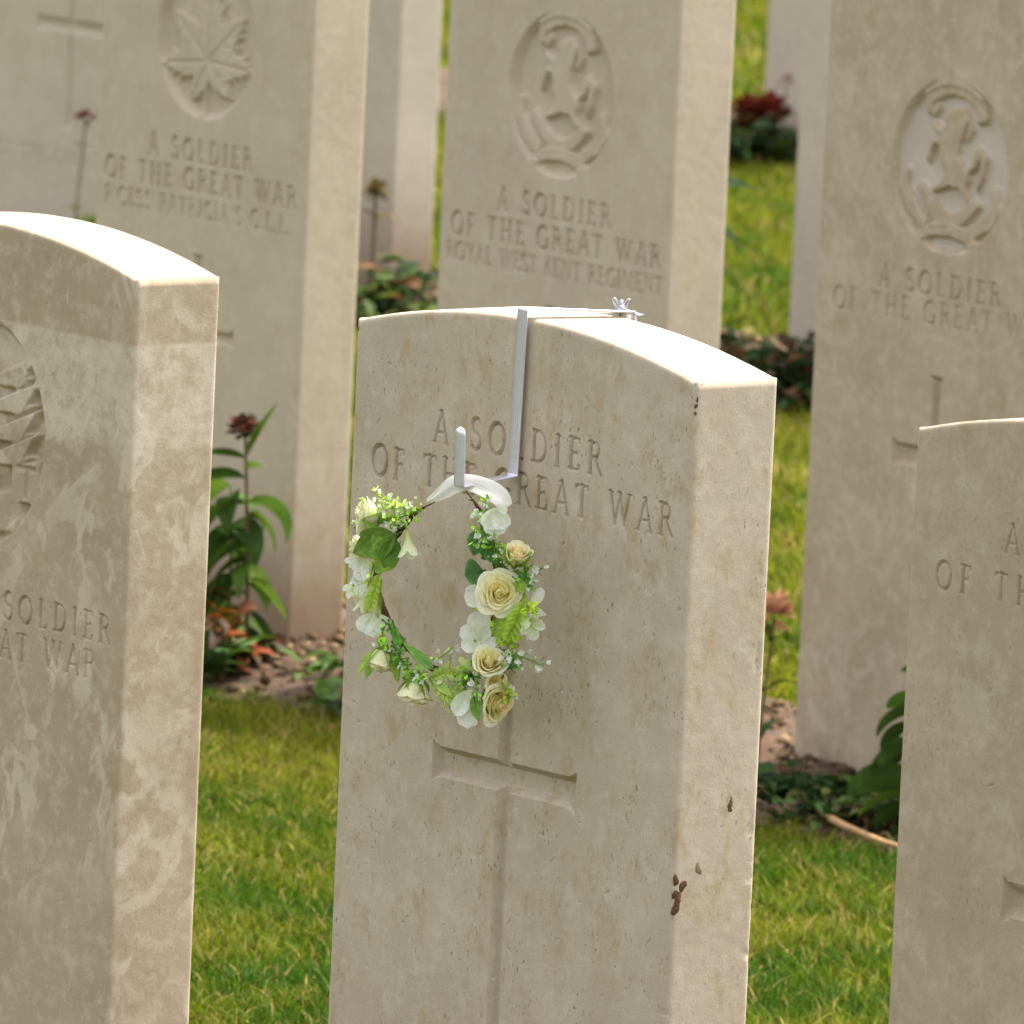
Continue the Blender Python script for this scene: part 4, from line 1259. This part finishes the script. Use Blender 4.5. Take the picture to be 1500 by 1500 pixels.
for k in range(13):
    plant_leaf(lb, st2[3 + (k * 5) % 11], az_view(k * 67), .1, .07, .030, 1.9, (G1, G2, G3)[k % 3], n=9, nw=5, roll=.5)
for k in range(6):                                    # upper bracts
    plant_leaf(lb, st[-2], az_view(k * 61), .8, .022, .008, .5, (.05, .05, .02), n=5, nw=4)
lb.build('leaves', M_LEAF, t1)
hb = MB(); r2 = random.Random(5)
for k in range(60):
    d = unit([r2.gauss(0, 1), r2.gauss(0, 1), r2.gauss(.5, .8)])
    cc = np.array([(.16, .035, .03), (.07, .03, .02), (.22, .07, .05), (.05, .045, .015)][k % 4]) * r2.uniform(.7, 1.4)
    hb.add(*sheet(st[-1] + d * .006 + np.array(RT) * -.003, d, UP + d, .016 * r2.uniform(.5, 1), .008, cc * .7, cc, .4, .3, 'oval', n=5, nw=4, seed=k))
hb.build('flower_head', M_PETAL, t1)
# withered orange clump at its foot
low_plant('withered_plant', 'withered orange and brown clump at the foot of the tall plant', 'plant', (-2.965, 2.00, 0), .075, .115, 230, .036, .015, G1, 4, 'oval', 1.7,
          cols=[(.22, .05, .012), (.14, .04, .012), (.07, .035, .014), (.24, .085, .012), (.05, .035, .015)], group=GP)
low_plant('marigold_plant', 'yellowing leaves low beside the veined stone edge', 'plant', (-3.045, 2.03, .0), .035, .125, 44, .045, .018, G1, 14, 'oval', 1.6,
          cols=[(.45, .28, .015), (.36, .20, .02), (.07, .11, .02), (.045, .075, .015), (.05, .08, .015)], group=GP)
low_plant('leafy_rosette', 'flat green leafy rosette on the soil in front of the tall plant', 'plant', (-2.905, 1.975, .02), .06, .026, 44, .060, .020, G1, 6, 'lance', .7, group=GP, cols=[G1, G2, (.09, .17, .06)])
low_plant('leafy_rosette', 'dark green clump left of the tall plant close to the veined stone', 'plant', (-3.045, 2.03, .01), .04, .05, 30, .05, .018, G2, 26, 'lance', 1.0, group=GP)
low_plant('seedling', 'small bright green seedling on the grass edge left of the wreath stone', 'plant', (-2.665, 1.945, .01), .05, .045, 46, .032, .016, G3, 8, 'oval', .9, group=GP, cols=[(.12, .20, .04), (.09, .16, .04)])
low_plant('seedling', 'thin green shoot at the muddy foot of the maple leaf stone', 'plant', (-2.875, 2.07, .01), .04, .055, 16, .040, .012, G1, 18, 'lance', 1.0, group=GP)
# right side, in front of the whitened badge stone
t2 = thing('broadleaf_plant', 'dark broad-leaved plant with arching stem beside the mottled right stone', 'plant', (-1.822, 2.02, 0), 0, GP)
st = spline([(.0, 0, -.01), (-.012, -.005, .05), (-.012, -.01, .11), (.004, -.01, .17)], 16)
sb = MB(); tube(sb, st, np.linspace(.003, .0018, 16), (.10, .09, .04), 7); sb.build('stem', M_STEM, t2)
lb = MB()
for (f, deg, el, L, wd, dr, c) in [(1.0, 175, .6, .035, .018, .8, G1), (.9, 180, .2, .045, .022, .9, G1), (.82, 190, -.1, .060, .046, .9, G2), (.78, 170, -.5, .055, .04, .7, G2),
      (.66, 178, -.3, .06, .036, .6, G1), (.60, 200, -.2, .05, .034, .6, G2), (.45, 185, .3, .085, .038, 1.0, G2), (.34, 180, .0, .075, .044, .8, G3), (.30, 160, -.2, .06, .04, .8, G2),
      (.25, 190, -.6, .06, .036, .5, G2), (.2, 220, -.3, .055, .03, .8, G1), (.5, 20, .2, .07, .04, 1.0, G2), (.7, -10, .2, .06, .04, 1.0, G1), (.9, 30, .3, .05, .03, 1.0, G1), (.12, 200, -.5, .06, .032, .4, G2)]:
    plant_leaf(lb, st[int(f * 15)], az_view(deg), el, L * .80, wd * .98, dr * 1.1, c, n=10, nw=7, prof='oval', roll=(.7 if abs(deg) > 90 else -.7) + .5 * math.sin(L * 900))
lb.build('leaves', M_LEAF, t2)
low_plant('low_bush', 'low dark green bush at the foot of the whitened badge stone', 'plant', (-1.935, 2.04, .0), .105, .055, 460, .022, .012, G2, 10, 'oval', .9, group=GP, cols=[(.022, .048, .010), (.036, .070, .014), (.055, .10, .02), (.10, .11, .03)])
low_plant('low_bush', 'small dark leafy bush left of the whitened badge stone foot', 'plant', (-2.03, 2.02, .0), .05, .065, 130, .028, .017, G2, 12, 'oval', .9, group=GP, cols=[(.025, .055, .011), (.04, .08, .016)])
low_plant('low_weed', 'sparse green weed on the dark soil right of the wreath stone', 'plant', (-2.06, 1.96, .0), .05, .025, 26, .04, .012, G1, 13, 'lance', .9, group=GP)
twig = thing('dry_stalk', 'straw coloured dry stalk lying along the grass edge', 'stalk', (-1.835, 1.945, .012))
mb = MB(); tube(mb, spline([(-.060, .012, .012), (-.02, .0, .010), (.03, .0, .004), (.085, -.01, .004)], 14), np.linspace(.0042, .0030, 14), (.42, .25, .11), 7)
mb.build('stalk', M_STEM, twig)
tb = MB()
for k in range(14):
    x0 = random.uniform(-.28, -.10); y0 = random.uniform(-.01, .05); a = random.uniform(0, 3)
    tube(tb, [(x0, y0, .006), (x0 + .03 * math.cos(a), y0 + .03 * math.sin(a), .016 + random.random() * .02), (x0 + .07 * math.cos(a), y0 + .07 * math.sin(a), .008)], [.001, .0012, .0008], (.26, .19, .10), 5)
o = tb.build('dry_stems', M_STEM, None); o.location = (-1.835, 1.945, .0); o['kind'] = 'stuff'; o['label'] = 'thin dry stems scattered on the soil'; o['category'] = 'dry stems'
# peach flower peeping past the middle stone
stem_plant('flowering_plant', 'pale peach flower spike peeping out behind the wreath stone at right', 'plant', (-2.118, 2.05, 0), .19, 5, .05, .014, G1, (.012, .006), 31, ((.85, .45, .26), .024, 36), group=GP)
stem_plant('flowering_plant', 'smaller peach flower just under the peach spike', 'plant', (-2.125, 2.03, 0), .175, 4, .045, .012, G1, (.008, .004), 32, ((.80, .42, .25), .018, 24), group=GP)
# row three
low_plant('dark_bush', 'dark green bush with reddish tips in front of the rosy stone', 'plant', (-4.56, 4.22, 0), .13, .125, 330, .045, .018, G2, 41, 'lance', 1.0, group=GP, cols=[(.02, .042, .012), (.03, .06, .015), (.045, .075, .02), (.10, .04, .015)])
low_plant('dark_bush', 'low dark leafy clump right of the grey horse badge stone', 'plant', (-4.76, 4.18, 0), .12, .11, 260, .045, .018, G2, 42, 'lance', 1.0, group=GP, cols=[(.025, .05, .014), (.05, .075, .018), (.12, .06, .02), (.14, .11, .02)])
stem_plant('leafy_plant', 'tall dark stem with hanging leaves right of the grey horse badge stone', 'plant', (-4.80, 4.16, 0), .30, 6, .12, .040, (.03, .08, .022), (.01, .02), 43, ((.10, .05, .02), .025, 14), elev=-.2, droop=.9, group=GP, base_bias=.45, taper=.2)
stem_plant('flowering_plant', 'small white flower on a thin stem against the bright lawn', 'plant', (-4.735, 4.14, 0), .225, 3, .05, .014, G1, (.006, 0), 44, ((.75, .72, .66), .022, 16), group=GP)
stem_plant('flowering_plant', 'dried yellowish flower head on a stalk before the mud-stained stone', 'plant', (-5.55, 4.24, 0), .19, 4, .06, .018, (.10, .08, .04), (.0, .0), 45, ((.15, .11, .035), .020, 40), group=GP, srad=.004, stemc=(.14, .09, .05))
stem_plant('withered_plant', 'thin dry brown stems beside the maple leaf stone edge', 'plant', (-5.60, 4.20, 0), .30, 5, .05, .010, (.12, .08, .05), (-.05, .0), 46, group=GP, stemc=(.16, .11, .07))
low_plant('dark_bush', 'green bush with withered leaves between the two badge stones', 'plant', (-5.52, 4.19, 0), .13, .13, 300, .045, .02, G2, 47, 'oval', 1.0, group=GP, cols=[(.03, .06, .015), (.075, .12, .02), (.13, .065, .025), (.02, .04, .012)])
low_plant('dark_bush', 'sparse pale green ground plant at the foot of the mud-stained stone', 'plant', (-5.42, 4.16, 0), .10, .04, 60, .04, .018, G3, 48, 'oval', 1.0, group=GP, cols=[(.12, .16, .05), (.18, .16, .08)])
stem_plant('flowering_plant', 'crimson flower in front of the plain cross stone', 'plant', (-6.235, 4.22, 0), .228, 4, .04, .010, (.09, .10, .04), (.012, .006), 49, ((.13, .016, .028), .018, 14), group=GP, stemc=(.14, .14, .08))
low_plant('dark_bush', 'bright green plants at the foot of the plain cross stone', 'plant', (-6.26, 4.18, 0), .14, .085, 120, .05, .022, G3, 50, 'oval', 1.0, group=GP, cols=[(.085, .14, .02), (.14, .19, .03), (.18, .20, .07)])
# row four
low_plant('dark_bush', 'dark bush under the red flowers far back', 'plant', (-7.20, 6.36, 0), .15, .10, 260, .05, .022, G2, 51, 'oval', 1.0, group=GP, cols=[(.02, .042, .012), (.032, .06, .015), (.07, .085, .02)])
low_plant('dark_bush', 'dark green clump left of the red flowers far back', 'plant', (-7.34, 6.34, 0), .13, .10, 220, .05, .022, G2, 52, 'oval', 1.0, group=GP, cols=[(.035, .06, .014), (.07, .085, .02)])
for k, (x, h, lab) in enumerate([(-7.150, .095, 'red geranium like flower above the dark bush far back, the right one'), (-7.205, .088, 'red flower above the dark bush far back, the left one')]):
    stem_plant('flowering_plant', lab, 'plant', (x, 6.33, 0), h, 3, .05, .02, G2, (.0, .0), 53 + k, ((.19, .03, .016), .036, 60), group=GP)
stem_plant('flowering_plant', 'faint pink flower against the farthest stone', 'plant', (-7.175, 6.38, 0), .145, 3, .05, .014, G1, (.006, 0), 56, ((.45, .26, .27), .018, 12), group=GP)

# ------------------------------------------------------------------ clods and pebbles on the soil
def clods(name, label, y0, y1, xa, xb, n, rmin, rmax, seed, cols):
    r2 = np.random.default_rng(seed)
    mb = MB()
    nu, nv = 8, 6
    a = np.linspace(0, 2 * np.pi, nu, endpoint=False)[:, None]; b = np.linspace(-1.45, 1.45, nv)[None, :]
    for k in range(n):
        r = rmin + (rmax - rmin) * r2.random() ** 4
        x, y = r2.uniform(xa, xb), y0 + (y1 - y0) * r2.beta(1.4, 1.4)
        d = 1 + .45 * (r2.random((nu, nv)) - .5)
        v = np.stack([np.cos(a) * np.cos(b) * d, np.sin(a) * np.cos(b) * d, np.sin(b) * d * .75 + 0 * a], -1)
        v = v * r * (.7 + .6 * r2.random(3))
        f = math.sin(math.pi * (y - y0) / (y1 - y0)) ** .6
        mb.add(v.reshape(-1, 3) + (x, y, .006 + .022 * f + r * .2), gridq(nu, nv, True), None, np.array(cols[r2.integers(len(cols))]) * r2.uniform(.7, 1.3))
    o = mb.build(name, M_BARK, None, smooth=True)
    o['kind'] = 'stuff'; o['label'] = label; o['category'] = 'soil'
SC = [(.105, .062, .028), (.075, .042, .018), (.14, .085, .040), (.05, .028, .013), (.24, .165, .085)]
clods('soil_clods', 'brown clods and small stones on the second grave bed', 1.935, 2.46, -4.2, .2, 9000, .0012, .008, 3, SC)
clods('soil_clods', 'brown clods on the third grave bed', 4.16, 4.68, -7.8, -2.4, 3400, .003, .014, 4, SC)

# ------------------------------------------------------------------ lawn
def lawn(name, label, y0, y1, xa, xb, dens, hmin, hmax, wd, seed, n=4, edge=0.03, far=0.0):
    r2 = np.random.default_rng(seed)
    N = int((y1 - y0) * (xb - xa) * dens)
    x, y = r2.uniform(xa, xb, N), r2.uniform(y0 - edge, y1 + edge, N)
    x = x + .012 * np.cos(x * 300); y = y + 0
    tuft = fbm(x * 9, y * 9, seed)
    tone = fbm(x * 4, y * 4, seed + 50) + .6 * fbm(x * 22, y * 22, seed + 70)
    h = (hmin + (hmax - hmin) * r2.random(N)) * (1 + .5 * tuft)
    az, ln = r2.uniform(0, 2 * np.pi, N), np.abs(r2.normal(0.75, .4, N))
    hz = np.stack([np.cos(az), np.sin(az), 0 * az], 1)
    fa = r2.uniform(0, 2 * np.pi, N)
    sd_ = np.stack([np.cos(fa), np.sin(fa), 0 * fa], 1)
    w_ = wd * r2.uniform(.6, 1.3, N)
    w_ = w_ * np.where(r2.random(N) < .05, 2.2, 1.0)
    V = []
    for k in range(n):
        t = k / (n - 1)
        p = np.stack([x, y, np.zeros(N)], 1) + hz * (h * ln * t ** 1.8)[:, None] + np.array([0, 0, 1.0]) * (h * (t - .18 * ln * t * t))[:, None]
        wt = w_ * (1 - t ** 1.6) * .5 + .00008
        V += [p - sd_ * wt[:, None], p + sd_ * wt[:, None]]
    V = np.stack(V, 1).reshape(-1, 3)                # blade, row*2+side
    b0 = np.arange(N)[:, None] * (2 * n)
    Q = np.concatenate([b0 + np.array([2 * k, 2 * k + 1, 2 * k + 3, 2 * k + 2]) for k in range(n - 1)], 0)
    q = r2.random(N)
    c = np.empty((N, 3))
    mixv = np.clip(far + .42 + tone * 1.0 + r2.normal(0, .2, N), 0, 1)[:, None]
    c[:] = np.array((.036, .100, .006)) * (1 - mixv) + np.array((.190, .205, .012)) * mixv
    straw = q < .09 + .16 * np.clip(tone, 0, 1)
    c[straw] = np.array((.36, .27, .085)) * r2.uniform(.6, 1.2, (straw.sum(), 1))
    c *= r2.uniform(.6, 1.4, (N, 1))
    C = np.repeat(c, 2 * n, 0)
    o = mesh_obj(name, V, Q, None, M_GRASS, None, C)
    o['kind'] = 'stuff'; o['label'] = label; o['category'] = 'grass'; o['group'] = 'mown lawn between the rows'
lawn('grass', 'sunlit lawn strip between the first two rows of headstones', .36, 1.93, -3.9, .3, 38000, .010, .026, .0023, 1)
lawn('grass', 'lawn strip between the second and third rows of headstones', 2.47, 4.12, -7.2, -2.2, 10000, .018, .042, .0045, 2, 3, far=.22)
lawn('grass', 'lawn strip beyond the third row of headstones', 4.72, 6.28, -9.4, -4.4, 5500, .018, .042, .006, 3, 3, far=.22)
lawn('grass', 'farthest lawn beyond the fourth row of headstones', 6.9, 9.6, -12.5, -6.5, 3000, .018, .045, .008, 4, 3, far=.22)

for k, (y0, y1, xa, xb) in enumerate([(.36, 1.93, .3, 3.2), (2.47, 4.12, -2.2, 2.0), (4.72, 6.28, -4.4, .8), (6.9, 9.6, -6.5, -1.5),
                                      (.36, 1.93, -6.2, -3.9), (2.47, 4.12, -9.4, -7.2), (4.72, 6.28, -11.6, -9.4), (-2.6, -.28, -3.0, 3.4)]):
    lawn('grass', 'lawn strip continuing along the rows of headstones', y0, y1, xa, xb, 6500 if k in (0, 4, 7) else 4000, .014, .036, .0055, 20 + k, 3, far=.08)
